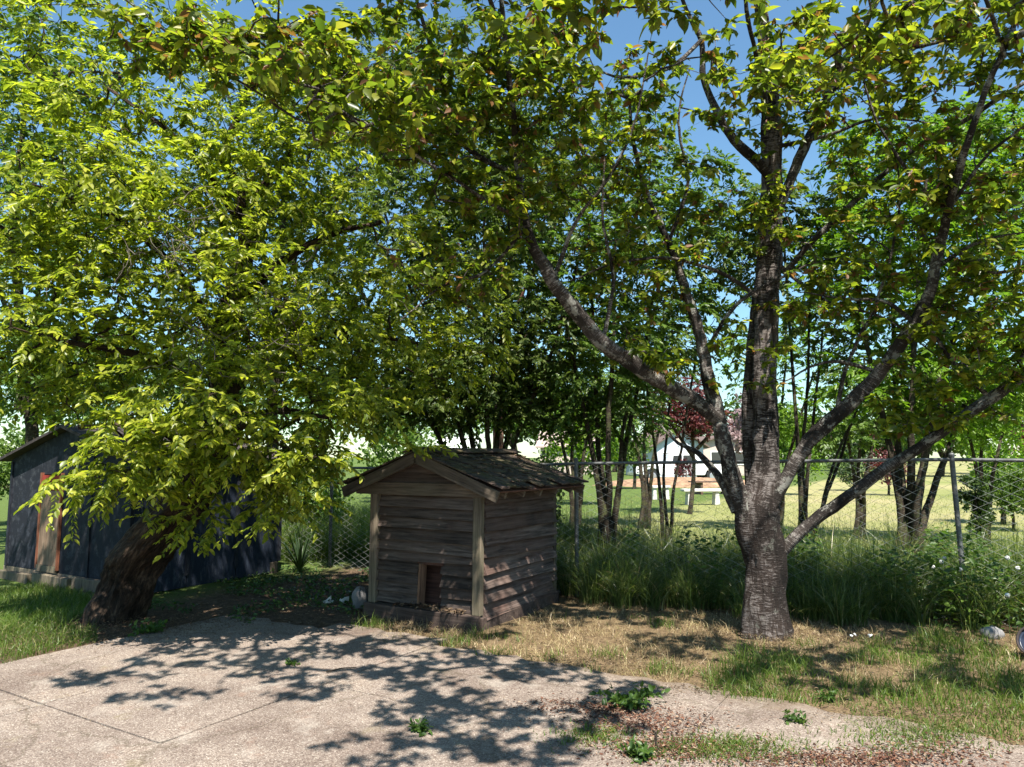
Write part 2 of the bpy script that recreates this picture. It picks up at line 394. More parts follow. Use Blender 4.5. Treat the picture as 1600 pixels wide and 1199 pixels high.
def patio_material():
    m, nt = newmat('exposed_aggregate')
    gm = nd(nt, 'ShaderNodeNewGeometry'); pos = gm.outputs['Position']
    vo = nd(nt, 'ShaderNodeTexVoronoi', Scale=150.0); nt.links.new(pos, vo.inputs['Vector'])
    sh = nd(nt, 'ShaderNodeSeparateColor'); nt.links.new(vo.outputs['Color'], sh.inputs[0])
    peb = ramp(nt, [(0, (.085, .064, .054)), (.3, (.185, .146, .124)), (.65, (.255, .209, .177)), (.9, (.34, .292, .25)), (1, (.48, .44, .385))])
    nt.links.new(sh.outputs[0], peb.inputs[0])
    er = ramp(nt, [(.30, 0.0), (.62, 1.0)]); nt.links.new(vo.outputs['Distance'], er.inputs[0])
    col = mixc(nt, math_(nt, 'MULTIPLY', er.outputs[0], .55), peb.outputs[0], (.16, .13, .11))
    big = noise(nt, pos, 1.1, 6, .65); med = noise(nt, pos, 6, 6, .7)
    st = ramp(nt, [(.33, (.62, .57, .55)), (.52, (1, .98, .96)), (.72, (1.15, 1.11, 1.03))]); nt.links.new(big.outputs[0], st.inputs[0])
    col = mixc(nt, 1.0, col, st.outputs[0], 'MULTIPLY')
    pr = ramp(nt, [(.58, 0.0), (.72, 1.0)]); nt.links.new(med.outputs[0], pr.inputs[0])
    col = mixc(nt, math_(nt, 'MULTIPLY', pr.outputs[0], .45), col, (.21, .125, .09))
    n2 = noise(nt, pos, 2.3, 6, .7); p2 = ramp(nt, [(.60, 0.0), (.70, 1.0)]); nt.links.new(n2.outputs[0], p2.inputs[0])
    col = mixc(nt, math_(nt, 'MULTIPLY', p2.outputs[0], .35), col, (.20, .17, .085))
    # old hairline cracks, lichen blotches, earth trodden over the rear edge
    wp = nt.nodes.new('ShaderNodeVectorMath'); wp.operation = 'ADD'
    wn_ = noise(nt, pos, 2.2, 5, .65); sc_ = nt.nodes.new('ShaderNodeVectorMath'); sc_.operation = 'SCALE'; sc_.inputs['Scale'].default_value = .55
    nt.links.new(wn_.outputs['Color'], sc_.inputs[0]); nt.links.new(pos, wp.inputs[0]); nt.links.new(sc_.outputs[0], wp.inputs[1])
    ck = nd(nt, 'ShaderNodeTexVoronoi', Scale=.55); ck.feature = 'DISTANCE_TO_EDGE'; nt.links.new(wp.outputs[0], ck.inputs['Vector'])
    cr_ = ramp(nt, [(0.0, 1.0), (.004, .8), (.009, 0.0)]); nt.links.new(ck.outputs['Distance'], cr_.inputs[0])
    col = mixc(nt, math_(nt, 'MULTIPLY', cr_.outputs[0], .45), col, (.07, .055, .035))
    n5 = noise(nt, pos, 9, 6, .75); p5 = ramp(nt, [(.62, 0.0), (.68, 1.0)]); nt.links.new(n5.outputs[0], p5.inputs[0])
    col = mixc(nt, math_(nt, 'MULTIPLY', p5.outputs[0], .5), col, (.10, .085, .07))
    n6 = noise(nt, pos, 3.1, 6, .7); p6 = ramp(nt, [(.56, 0.0), (.66, 1.0)]); nt.links.new(n6.outputs[0], p6.inputs[0])
    col = mixc(nt, math_(nt, 'MULTIPLY', p6.outputs[0], .30), col, (.40, .36, .31))
    rt = mapping(nt, pos, (1, 1, 1), (0, 0, 0), (0, 0, R(31))); sx = nd(nt, 'ShaderNodeSeparateXYZ'); nt.links.new(rt, sx.inputs[0])
    ev = math_(nt, 'MULTIPLY_ADD', math_(nt, 'ADD', sx.outputs[1], math_(nt, 'MULTIPLY', n2.outputs[0], 1.2)), 2.2, True); nt.nodes[-1].inputs[2].default_value = -11.6
    eu = math_(nt, 'MULTIPLY', math_(nt, 'ADD', sx.outputs[0], 3.0, True), 1.0)
    er2 = math_(nt, 'MULTIPLY', ev, math_(nt, 'ADD', .35, math_(nt, 'MULTIPLY', eu, .5)))
    col = mixc(nt, er2, col, (.12, .085, .055))
    h = math_(nt, 'SUBTRACT', 1.0, vo.outputs['Distance'])
    finish(nt, col, .9, h, .5, .005, .2)
    return m
M['patio'] = patio_material()
M['mulch'] = plain('orange_mulch', (.36, .22, .13), .95, .25, 3)

# ================================================================== SETTING
def gz(x, y):
    return .012*np.sin(x*2.1+.4)*np.cos(y*1.7) + .010*np.sin(x*5.3+y*3.1)
def build_ground():
    a = np.concatenate([-np.geomspace(3000, 14, 26), np.linspace(-13, 13, 131), np.geomspace(14, 3000, 26)])
    b = np.concatenate([-np.geomspace(3000, 3, 22), np.linspace(-2.8, 16, 95), np.geomspace(17, 3000, 28)])
    X, Y = np.meshgrid(a, b)
    Z = gz(X, Y) * np.exp(-np.maximum(0, np.hypot(X, Y-7)-10)/6)
    n, k = X.shape
    vs = np.stack([X, Y, Z], -1).reshape(-1, 3)
    i = np.arange(n*k).reshape(n, k)
    f = np.stack([i[:-1, :-1], i[:-1, 1:], i[1:, 1:], i[1:, :-1]], -1).reshape(-1, 4)
    o = link('ground', mesh_np('ground', vs, f, np.full(len(f), 4), M['ground'], smooth=True))
    tag(o, kind='structure')
build_ground()

def build_patio():
    root = empty('patio', UV(-2, 2)); tag(root, kind='structure')
    inv = Matrix.Translation(-root.location)
    us = [-6.1 + 1.2*i for i in range(9)]; vs = [-3.5+1.2*i for i in range(7)] + [4.98]
    for i in range(8):
        for j in range(7):
            u0, u1, v0, v1 = us[i]+.0022, us[i+1]-.0022, vs[j]+.0022, vs[j+1]-.0022
            if j == 6:
                v1 += random.uniform(-.16, .10)
            z = .032 + random.uniform(-.006, .006)
            nx, ny = 8, 8
            mb = MB(); g = []
            for b in range(ny+1):
                for a in range(nx+1):
                    uu = u0+(u1-u0)*a/nx; vv = v0+(v1-v0)*b/ny
                    e = (a in (0, nx)) or (b in (0, ny))
                    jit = .0
                    if j == 6 and b == ny: jit = random.uniform(-.07, .04)
                    p = UV(uu + (random.uniform(-.003, .003) if a in (0, nx) else 0), vv + jit, z - (.004 if e else 0) + random.uniform(-.0015, .0015))
                    g.append(p - np.array(root.location))
            top = len(g)
            ring = [a for a in range(nx+1)] + [b*(nx+1)+nx for b in range(1, ny+1)] + [ny*(nx+1)+a for a in range(nx-1, -1, -1)] + [b*(nx+1) for b in range(ny-1, 0, -1)]
            low = [g[q] - np.array((0, 0, .07)) for q in ring]
            fs = [(b*(nx+1)+a, b*(nx+1)+a+1, (b+1)*(nx+1)+a+1, (b+1)*(nx+1)+a) for b in range(ny) for a in range(nx)]
            fs += [(ring[q], top+q, top+(q+1) % len(ring), ring[(q+1) % len(ring)]) for q in range(len(ring))]
            mb.add(g+low, fs)
            mb.build('slab', M['patio'], root)
build_patio()

# ================================================================== tree machinery
def catmull(pts, step):
    pts = np.asarray(pts, float)
    out = []
    n = len(pts)
    for i in range(n-1):
        p0 = pts[max(i-1, 0)]; p1 = pts[i]; p2 = pts[i+1]; p3 = pts[min(i+2, n-1)]
        k = max(1, int(np.linalg.norm(p2[:3]-p1[:3])/step))
        for j in range(k):
            t = j/k
            out.append(.5*((2*p1)+(-p0+p2)*t+(2*p0-5*p1+4*p2-p3)*t*t+(-p0+3*p1-3*p2+p3)*t**3))
    out.append(pts[-1])
    return np.array(out)
def tube(pts, rad, sides, lump=0.0, seed=0, flare=0.0, along0=0.0, furrow=False):
    """tapered limb; returns verts, quads, bark coords"""
    pts = np.asarray(pts, float); n = len(pts)
    T = np.gradient(pts, axis=0); T /= np.linalg.norm(T, axis=1)[:, None]+1e-9
    x = np.cross(T[0], (0, 1, .1)); x /= np.linalg.norm(x)
    X = np.zeros_like(pts)
    for i in range(n):
        x = x - T[i]*np.dot(x, T[i]); x /= np.linalg.norm(x)+1e-9; X[i] = x
    Y = np.cross(T, X)
    s = np.concatenate([[0], np.cumsum(np.linalg.norm(np.diff(pts, axis=0), axis=1))])+along0
    th = np.arange(sides)*2*math.pi/sides
    r = np.repeat(np.asarray(rad, float)[:, None], sides, 1)
    if lump:
        q = np.random.default_rng(seed)
        d = np.zeros_like(r)
        for k in range(14):
            a = q.integers(1, 7); w = q.uniform(2, 16); ph = q.uniform(0, 6.28); ph2 = q.uniform(0, 6.28)
            d += np.sin(a*th[None]+ph + .9*np.sin(w*.3*s[:, None])) * np.sin(w*s[:, None]+ph2) / 4.2
        d += q.normal(0, .22, d.shape)
        for k in range(3):   # long flutes that run up the stem
            a = q.integers(2, 6); d += .45*np.sin(a*th[None]+q.uniform(0, 6.28)+.8*np.sin(1.7*s[:, None]+q.uniform(0, 6)))
        if furrow:
            for k in range(5):
                a = q.integers(9, 17); d += .22*np.abs(np.sin(.5*a*th[None]+q.uniform(0, 6.28)+1.2*np.sin(3.5*s[:, None]+q.uniform(0, 6))))
        r = r*(1+lump*d)
        if flare:
            fl = np.exp(-(s-along0)/.16)[:, None]
            r = r*(1+flare*fl*(1+.55*np.sin(5*th[None]+1.0)+.3*np.sin(3*th[None]+2)))
    v = pts[:, None]+X[:, None]*(np.cos(th)[None, :, None]*r[..., None])+Y[:, None]*(np.sin(th)[None, :, None]*r[..., None])
    i = np.arange(n*sides).reshape(n, sides)
    j = np.roll(i, -1, axis=1)
    f = np.stack([i[:-1], j[:-1], j[1:], i[1:]], -1).reshape(-1, 4)
    bk = np.stack([np.cos(th)[None]*r, np.sin(th)[None]*r, np.repeat(s[:, None], sides, 1)+seed*.37], -1).reshape(-1, 3)
    return v.reshape(-1, 3), f, bk
def limb_obj(name, pts, rad, parent, mat, sides=14, lump=.10, seed=0, flare=0.0):
    v, f, b = tube(pts, rad, sides, lump, seed, flare, 0.0, name == 'trunk' and sides > 40)
    return link(name, mesh_np(name, v-np.array(parent.location), f, np.full(len(f), 4), mat, b, True), parent)
def norm(a): return a/(np.linalg.norm(a, axis=-1, keepdims=True)+1e-9)

LT = np.array([(0, 0, 0), (.28, .225, .05), (.66, .20, .02), (1, 0, -.16), (.66, -.20, .02), (.28, -.225, .05)])
def leaf_frames(pos, d, L, tilt, q):
    n = len(pos)
    X = norm(d)
    N = norm(np.array((0, -.12, 1.0))+q.normal(0, tilt, (n, 3)))
    Y = norm(np.cross(N, X)); Z = np.cross(X, Y)
    return X, Y, Z
def leaf_mesh(name, pos, X, Y, Z, L, wide, mat):
    n = len(pos)
    v = pos[:, None]+L[:, None, None]*(LT[None, :, 0:1]*X[:, None]+LT[None, :, 1:2]*wide*Y[:, None]+LT[None, :, 2:3]*Z[:, None])
    base = (np.arange(n)*6)[:, None]
    f = np.concatenate([base+np.array((0, 5, 4, 3)), base+np.array((0, 3, 2, 1))], 1)
    return mesh_np(name, v.reshape(-1, 3), f.ravel(), np.full(2*n, 4), mat)
def hero_leaf_mesh(name, mat, wide):
    prof = [(0, 0, 0), (.12, .11, .01), (.3, .215, .01), (.5, .235, -.01), (.72, .17, -.05), (.88, .075, -.10), (1, 0, -.17)]
    v = []; f = []
    for x, w, z in prof:
        v += [(x, w*wide, z+w*.22), (x, 0, z), (x, -w*wide, z+w*.22)]
    for i in range(len(prof)-1):
        a = 3*i; b = a+3
        f += [(a, a+1, b+1, b), (a+1, a+2, b+2, b+1)]
    me = bpy.data.meshes.new(name); me.from_pydata(v, [], f); me.update(); me.materials.append(mat)
    me.polygons.foreach_set('use_smooth', [True]*len(me.polygons))
    return me

def blob_points(blobs, q):
    out = []
    for b in blobs:
        px, py, dep, rx, ry, rz, n = b[:7]
        c = P(px, py, dep); m = dep/FPX
        d = q.normal(size=(n, 3)); d = norm(d)*(q.random(n)[:, None]**(1/2.4))
        out.append(c+d*np.array((rx*m, rz, ry*m)))
    a = np.concatenate(out)
    return a[a[:, 2] > .35]

def grow(limbs, att, q, sag=.06, minang=.35):
    """limbs: list of (pts, rad). joins each attractor to the nearest wood; returns twig chains and tips"""
    pos = []; par = []; rad = []
    for pts, r in limbs:
        k0 = len(pos)
        for i, p in enumerate(pts):
            if i < len(pts)*.22: continue
            pos.append(p); rad.append(r[i]); par.append(-1)
    cap = len(pos)+len(att)*14+10
    A = np.zeros((cap, 3)); A[:len(pos)] = pos
    n = len(pos); nsk = n
    parent = np.full(cap, -1); tipload = np.zeros(cap)
    d0 = np.array([np.min(np.linalg.norm(A[:n]-a, axis=1)) for a in att])
    chains = []
    for k in np.argsort(d0):
        a = att[k]
        D = A[:n]-a
        dist = np.linalg.norm(D, axis=1)
        dist = dist+np.where(D[:, 2] > .1, .25, 0)+.0   # prefer to rise from below
        j = int(np.argmin(dist))
        p0 = A[j]; L = np.linalg.norm(a-p0)
        if L < .05: continue
        m = min(12, max(2, int(L/.11)))
        if parent[j] >= 0: d = norm(p0-A[parent[j]])
        else: d = norm(a-p0)
        ctrl = p0+d*L*.4+np.array((0, 0, .12*L))+q.normal(0, .06*L, 3)
        t = np.linspace(0, 1, m+1)[1:, None]
        ch = (1-t)**2*p0+2*t*(1-t)*ctrl+t*t*a+q.normal(0, .012, (m, 3))
        ch[:, 2] -= sag*L*(t[:, 0]**2)
        ids = np.arange(n, n+m)
        A[ids] = ch; parent[ids] = np.concatenate([[j], ids[:-1]])
        chains.append((j, ids)); n += m
    load = np.zeros(n)
    for j, ids in chains: load[ids[-1]] += 1
    for i in range(n-1, nsk-1, -1): load[parent[i]] += load[i]
    return A[:n], parent[:n], load, chains, nsk
def wood_mesh(name, A, load, chains, mat, off, rtip=.0022, ex=.47, rmax=.05, keep=1.0, q=None):
    V_, F_, B_ = [], [], []; o = 0
    for k, (j, ids) in enumerate(chains):
        r = np.minimum(rmax, rtip*np.maximum(load[ids], 1)**ex)
        pts = np.vstack([A[j], A[ids]])
        r = np.concatenate([[min(r[0]*1.15, rmax)], r]); r[-1] *= .5
        sides = 3 if r[0] < .005 else (5 if r[0] < .012 else 7)
        v, f, b = tube(pts, r, sides, 0, k)
        V_.append(v); F_.append(f+o); B_.append(b); o += len(v)
    v = np.concatenate(V_)-off; f = np.concatenate(F_)
    return mesh_np(name, v, f, np.full(len(f), 4), mat, np.concatenate(B_), True)

def sprays(A, chains, q, style, nleaf, shoot):
    """leaf positions and directions along the last part of each twig"""
    pos, dr = [], []
    for j, ids in chains:
        tip = A[ids[-1]]; prev = A[ids[-2]] if len(ids) > 1 else A[j]
        d = norm(tip-prev)
        if style == 'spray':         # flat drooping shoots, leaves two-ranked
            d = norm(d*np.array((1, 1, .4))+q.normal(0, .35, 3)+np.array((0, -.10, -.12)))
            for s in range(2):
                dd = norm(d+q.normal(0, .45, 3)*np.array((1, 1, .5)))
                n = max(3, int(nleaf*q.uniform(.6, 1.3)/2))
                t = np.linspace(.05, 1, n)
                sl_ = shoot*q.uniform(.6, 1.2)
                base = tip+dd*(t*sl_)[:, None]; base[:, 2] -= .25*sl_*t**2
                side = norm(np.cross(dd, (0, 0, 1.0)))
                sg = np.where(np.arange(n) % 2, 1, -1)[:, None]
                pos.append(base); dr.append(dd*.65+side*sg*.75+np.array((0, 0, -.32))+q.normal(0, .22, (n, 3)))
        else:                        # spur whorls hanging all round
            k = q.integers(1, 4)
            for s in range(k):
                c = tip-(tip-prev)*q.uniform(0, 1.5)*(s > 0)+q.normal(0, .03, 3)*(s > 0)
                n = max(3, int(nleaf*q.uniform(.6, 1.3)/2.2))
                az = q.random()*6.28+np.arange(n)*2.4+q.normal(0, .3, n)
                el = q.uniform(-.95, .35, n)
                pos.append(np.repeat(c[None], n, 0)+q.normal(0, .012, (n, 3)))
                dr.append(np.stack([np.cos(az)*np.cos(el), np.sin(az)*np.cos(el), np.sin(el)], -1))
            # a few leaves further down the twig
            m = min(len(ids), 4)
            if m > 1 and q.random() < .5:
                pos.append(A[ids[-m:-1]]+0); dr.append(q.normal(0, 1, (m-1, 3))+np.array((0, 0, -.3)))
    return np.concatenate(pos), np.concatenate(dr)

def tree(name, label, cat, base, trunk, limbs, blobs, leafm, barkm, seed, style='spray', nleaf=16, leafL=.08, shoot=.25,
         wide=1.0, tilt=.45, heroes=0, heromat=None, group=None, rtip=.0022, rmax=.05, trunk_sides=20, lump=.1, flare=.5, extra_spurs=False, sag=.06, girth=.88, limbm=None, size=(.35, 1.25), limbw=.93):
    q = np.random.default_rng(seed)
    root = empty(name, base); tag(root, label, cat, group)
    off = np.array(base)
    LB = []
    def prep(spec, step):
        p = []
        for s in spec:
            w = P(s[0], s[1], s[2]); p.append((*w, s[3]*s[2]/FPX/2))
        c = catmull(p, step)
        return c[:, :3], np.maximum(c[:, 3], .004)
    for i, t in enumerate(trunk):
        pts, r = prep(t, .05); r = r*girth
        limb_obj('trunk', pts, r, root, barkm, trunk_sides, lump, seed+i, flare if i == 0 else 0)
        LB.append((pts, r))
    for i, t in enumerate(limbs):
        pts, r = prep(t, .06); r = r*girth*limbw
        pts = pts+np.cumsum(q.normal(0, .0035, pts.shape), axis=0)*np.minimum(1, np.arange(len(pts))/8)[:, None]
        limb_obj('limb', pts, r, root, limbm or barkm, 12 if r.max() > .03 else 8, lump*1.1, seed+20+i)
        LB.append((pts, r))
    att = blob_points(blobs, q)
    A, par, load, chains, nsk = grow(LB, att, q, sag)
    tw = link('twigs', wood_mesh('twigs', A, load, chains, barkm, off, rtip, rmax=rmax), root); tag(tw, kind='stuff')
    pos, dr = sprays(A, chains, q, style, nleaf, shoot)
    n = len(pos)
    L = leafL*q.uniform(*size, n)
    X, Y, Z = leaf_frames(pos, dr, L, tilt, q)
    keep = np.ones(n, bool)
    if heroes:
        px, py, dep = project(pos)
        score = np.where((px > 0) & (px < 1600) & (py > 0) & (py < 1199) & (dep > .5), L/np.maximum(dep, .5), 0)
        hid = np.argsort(-score)[:heroes]
        keep[hid] = False
        hm = hero_leaf_mesh('leaf', heromat, wide)
        for h in hid:
            Mx = Matrix(((*(X[h]*L[h]), ), (*(Y[h]*L[h]), ), (*(Z[h]*L[h]), ))).transposed().to_4x4()
            Mx.translation = Vector(pos[h]-off)
            link('leaf', hm, root, M=Mx)
    lf = link('crown', leaf_mesh('crown', pos[keep]-off, X[keep], Y[keep], Z[keep], L[keep], wide, leafm), root); tag(lf, kind='stuff')
    if extra_spurs:
        pick = q.random(len(chains)) < .35
        sp_, sd = [], []
        for (j, ids), k in zip(chains, pick):
            if not k: continue
            m = q.integers(5, 12)
            c = A[ids[-1]]
            dd = norm(q.normal(0, 1, (m, 3))+np.array((0, 0, -.6)))
            sp_.append(c+dd*.02); sd.append(dd)
        sp_ = np.concatenate(sp_); sd = np.concatenate(sd)
        Ls = q.uniform(.02, .045, len(sp_)); X, Y, Z = leaf_frames(sp_, sd, Ls, 1.0, q)
        o = link('flower_remains', leaf_mesh('flower_remains', sp_-off, X, Y, Z, Ls, .6, M['spur']), root); tag(o, kind='stuff')
    return root

# ================================================================== the two yard trees
cb = G(1200, 995); D = cb[1]
cherry_trunk = [[(1200, 1010, D, 72), (1198, 985, D, 68), (1196, 930, D, 62), (1194, 870, D, 63), (1184, 815, D, 72), (1190, 775, D, 62), (1197, 730, D, 48),
                 (1196, 660, D, 44), (1195, 590, D, 42), (1197, 510, D, 41), (1200, 430, D, 40), (1204, 350, D, 39), (1206, 280, D, 34), (1205, 200, D-.1, 33),
                 (1200, 110, D-.2, 28), (1192, 40, D-.3, 24), (1182, -60, D-.4, 20), (1185, -250, D-.5, 13), (1200, -420, D-.6, 7)],
                [(1182, 810, D+.06, 34), (1177, 720, D+.1, 30), (1172, 640, D+.12, 28), (1177, 560, D+.12, 24), (1184, 480, D+.1, 21), (1196, 390, D+.05, 18)]]
cherry_limbs = [
    [(1178, 840, D-.03, 40), (1158, 785, D-.05, 42), (1140, 715, D-.08, 36), (1126, 660, D-.1, 36), (1110, 600, D-.05, 31), (1093, 530, D, 25), (1070, 460, D, 21), (1045, 395, D, 17), (1010, 320, D-.1, 13), (985, 230, D-.2, 9), (975, 120, D-.3, 5)],
    [(1128, 660, D-.1, 34), (1085, 628, D-.2, 34), (1030, 598, D-.35, 38), (985, 570, D-.45, 37), (940, 538, D-.55, 38), (905, 498, D-.6, 36), (868, 450, D-.7, 34), (838, 402, D-.75, 29), (815, 355, D-.8, 24), (803, 300, D-.85, 20), (795, 220, D-1, 17), (785, 120, D-1.2, 14), (772, 20, D-1.4, 12), (760, -120, D-1.6, 9), (740, -280, D-1.8, 5)],
    [(812, 340, D-.8, 14), (770, 320, D-1, 10), (700, 275, D-1.2, 9), (610, 215, D-1.4, 8), (520, 165, D-1.6, 7), (430, 100, D-1.8, 6), (300, 15, D-2, 5), (250, -60, D-2, 4)],
    [(800, 270, D-.9, 13), (725, 235, D-.9, 12), (700, 170, D-1, 12), (680, 100, D-1.1, 10), (650, 20, D-1.2, 8), (620, -80, D-1.3, 5)],
    [(560, 190, D-1.5, 6), (470, 190, D-1.7, 6), (385, 140, D-1.8, 6), (290, 80, D-1.9, 6), (190, 0, D-2, 5), (120, -60, D-2.1, 4)],
    [(1200, 800, D-.05, 30), (1245, 715, D-.15, 28), (1280, 675, D-.25, 29), (1320, 640, D-.35, 30), (1368, 585, D-.5, 29), (1415, 525, D-.7, 27), (1448, 465, D-.8, 24), (1468, 390, D-.9, 21), (1490, 300, D-1.1, 18), (1530, 190, D-1.4, 15), (1570, 90, D-1.6, 13), (1620, -30, D-1.9, 9), (1660, -180, D-2.1, 5)],
    [(1222, 862, D, 30), (1262, 822, D-.05, 26), (1310, 785, D-.1, 25), (1370, 737, D-.2, 26), (1440, 690, D-.35, 27), (1520, 632, D-.5, 28), (1600, 578, D-.7, 27), (1700, 500, D-1, 22), (1830, 380, D-1.3, 14)],
    [(1202, 275, D-.05, 22), (1178, 245, D-.1, 23), (1150, 218, D-.15, 21), (1125, 175, D-.2, 18), (1102, 120, D-.25, 15), (1098, 60, D-.3, 13), (1070, 0, D-.4, 10), (1030, -120, D-.5, 7), (1010, -260, D-.6, 4)],
    [(1215, 330, D-.05, 22), (1245, 250, D-.15, 21), (1275, 190, D-.2, 19), (1310, 115, D-.3, 17), (1350, 45, D-.4, 15), (1385, -30, D-.5, 12), (1440, -160, D-.7, 8), (1480, -300, D-.8, 4)],
    [(1225, 430, D, 14), (1275, 370, D-.15, 14), (1345, 305, D-.3, 14), (1430, 235, D-.5, 12), (1520, 185, D-.7, 11), (1610, 130, D-.9, 9), (1720, 60, D-1.1, 5)],
    [(1205, 200, D-.1, 12), (1190, 130, D-.4, 12), (1175, 60, D-.8, 11), (1160, -40, D-1.2, 10), (1150, -200, D-1.8, 8), (1130, -420, D-2.4, 5)],
    [(1150, 800, D-.02, 20), (1128, 752, D+.1, 18), (1108, 722, D+.2, 15), (1086, 700, D+.3, 11), (1060, 690, D+.4, 7), (1030, 660, D+.5, 4)],
    [(1300, 140, D-.3, 10), (1370, 110, D-.6, 9), (1450, 60, D-.9, 8), (1550, 10, D-1.2, 6), (1640, -40, D-1.4, 4)],
    [(1480, 330, D-1.0, 10), (1540, 250, D-1.3, 8), (1600, 200, D-1.5, 6)],
]
cherry_blobs = [
    (640, 130, D-1.3, 170, 130, .6, 162), (480, 90, D-1.8, 180, 80, .4, 94), (280, 60, D-2, 120, 60, .3, 54), (760, 300, D-.9, 130, 120, .5, 101), (820, 120, D-1.2, 150, 130, .6, 148),
    (930, 250, D-.6, 120, 110, .6, 87), (990, 420, D-.2, 110, 120, .5, 81), (1010, 130, D-.6, 70, 100, .5, 48), (1090, 330, D-.1, 90, 90, .5, 45),
    (1190, 130, D-.5, 100, 110, .6, 64), (1190, 330, D-.4, 70, 80, .4, 27), (1320, 170, D-.5, 110, 110, .6, 67), (1450, 130, D-1.0, 130, 120, .5, 81), (1560, 60, D-1.5, 70, 80, .5, 40),
    (1420, 300, D-.8, 130, 100, .6, 81), (1530, 330, D-1.2, 90, 140, .5, 67), (1360, 450, D-.4, 120, 110, .5, 74), (1500, 560, D-.7, 120, 110, .5, 81), (1560, 450, D-1, 90, 110, .5, 54), (1420, 640, D-.4, 90, 60, .4, 33),
    (1000, 560, D-.4, 90, 50, .3, 18), (1150, 560, D-.2, 60, 60, .3, 13), (1230, 480, D-.3, 60, 80, .3, 16), (700, 430, D-.9, 110, 90, .5, 54),
    # above the picture
    (700, -130, D-1.5, 300, 130, .8, 190), (1000, -220, D-.9, 330, 200, 1.2, 200), (1350, -150, D-.9, 280, 140, 1.0, 130), (800, -420, D-1.4, 420, 220, 1.2, 190), (1250, -450, D-.8, 420, 220, 1.4, 170),
    (1700, 250, D-1.2, 120, 300, .8, 90), (1650, -200, D-1.8, 200, 200, .8, 80), (1150, -500, D-2.5, 250, 180, .7, 60), (740, -160, D-2.9, 130, 60, .35, 26), (900, -250, D-2.6, 160, 100, .4, 36),
]
def over(px, py, h, rx, ry, rz, n):  # added crown cluster, set up the sun ray to shade ground at px, py
    g = G(px, py); w = g+np.array(S)*(h/S[2])
    a, b, c = project(w)
    return (a[0], b[0], w[1], rx*FPX/w[1], ry*FPX/w[1], rz, n)
cherry_blobs += [over(650, 1115, 3.7, .42, .18, .30, 26), (over(720, 1030, 3.9, .40, .2, .30, 24)), over(740, 1170, 3.6, .35, .18, .25, 20), over(540, 1015, 3.6, .5, .25, .4, 46), over(400, 1060, 3.5, .35, .15, .25, 14),
    over(170, 1062, 4.3, .5, .2, .3, 16), over(300, 1030, 4.3, .5, .25, .4, 34), over(430, 1035, 4.3, .5, .25, .4, 36), over(480, 1085, 4.2, .4, .2, .25, 12), over(260, 1090, 4.3, .4, .2, .25, 12), over(610, 1060, 4.0, .4, .2, .3, 20),
    over(800, 1120, 3.9, .4, .2, .3, 22), over(850, 1180, 3.8, .4, .2, .3, 20), over(590, 1180, 3.9, .4, .2, .3, 14), over(690, 1080, 3.9, .4, .2, .3, 20), over(930, 1130, 3.9, .4, .2, .3, 16), over(380, 990, 4.2, .6, .3, .4, 30),
    over(860, 1050, 3.9, .5, .25, .35, 40), over(980, 1090, 3.8, .35, .2, .3, 20), over(1080, 1010, 4.0, .7, .3, .5, 66), over(1250, 1030, 4.0, .6, .3, .4, 54), over(1170, 1060, 4.0, .5, .2, .3, 24), over(1420, 1000, 4.2, .7, .4, .6, 60), over(1520, 1060, 4.0, .5, .3, .45, 40), over(1350, 1080, 4.2, .4, .2, .3, 16), over(1000, 960, 4.4, .7, .4, .6, 60), over(620, 960, 4.2, .6, .4, .5, 22), over(800, 900, 4.6, .6, .4, .5, 24)]  # foliage added for its shadows on patio, grass and house, mostly out of view
thin = [[(1430, 505, .75), (1380, 470, .7), (1320, 468, .6), (1250, 455, .5)], [(1305, 655, .3), (1325, 570, .4), (1372, 460, .5), (1405, 330, .6), (1400, 240, .7)], [(1372, 582, .5), (1310, 565, .45), (1262, 575, .4), (1225, 600, .3)],
    [(862, 445, .7), (900, 350, .8), (955, 270, .9), (995, 180, 1.0), (1010, 80, 1.1)], [(940, 540, .55), (958, 440, .6), (940, 330, .7), (945, 240, .8)], [(1098, 560, 0), (1150, 475, .1), (1240, 420, .2), (1290, 400, .3)], [(1205, 480, 0), (1120, 425, .1), (1040, 405, .2), (960, 412, .3), (890, 440, .4)],
    [(1460, 420, .85), (1530, 380, 1), (1610, 365, 1.1)], [(1200, 400, 0), (1285, 465, .15), (1390, 498, .3), (1470, 560, .4)], [(818, 360, .8), (760, 420, .9), (690, 445, 1), (620, 500, 1.1)], [(1545, 620, .55), (1480, 560, .6), (1440, 480, .7), (1460, 380, .8)], [(1210, 230, .1), (1290, 215, .3), (1380, 190, .5), (1470, 200, .6)],
    [(1480, 330, 1.0), (1420, 270, 1.0), (1370, 180, 1.1), (1350, 90, 1.2)], [(1040, 390, 0), (1075, 290, .1), (1060, 190, .2), (1080, 100, .3)], [(1098, 60, .3), (1040, 110, .4), (960, 120, .5), (900, 90, .6)]]
for t_ in thin: cherry_limbs.append([(x, y, D-d, 11-8*i/(len(t_)-1)) for i, (x, y, d) in enumerate(t_)])
cherry_limbs += [[(300, 15, D-2, 6), (255, -150, D-2.5, 5), (200, -330, D-3, 4), (150, -520, D-3.3, 3)], [(430, 100, D-1.8, 6), (440, -80, D-2.3, 5), (430, -280, D-2.9, 4), (420, -480, D-3.3, 3)], [(772, 20, D-1.4, 12), (740, -100, D-2.0, 10), (720, -260, D-2.6, 8), (700, -420, D-3.2, 6)],
    [(1160, -40, D-1.2, 10), (1050, -160, D-2, 8), (960, -320, D-2.7, 6)], [(1570, 90, D-1.6, 10), (1500, -100, D-2.2, 9), (1450, -300, D-2.8, 6)]]  # limbs added above the view to carry the shade clusters
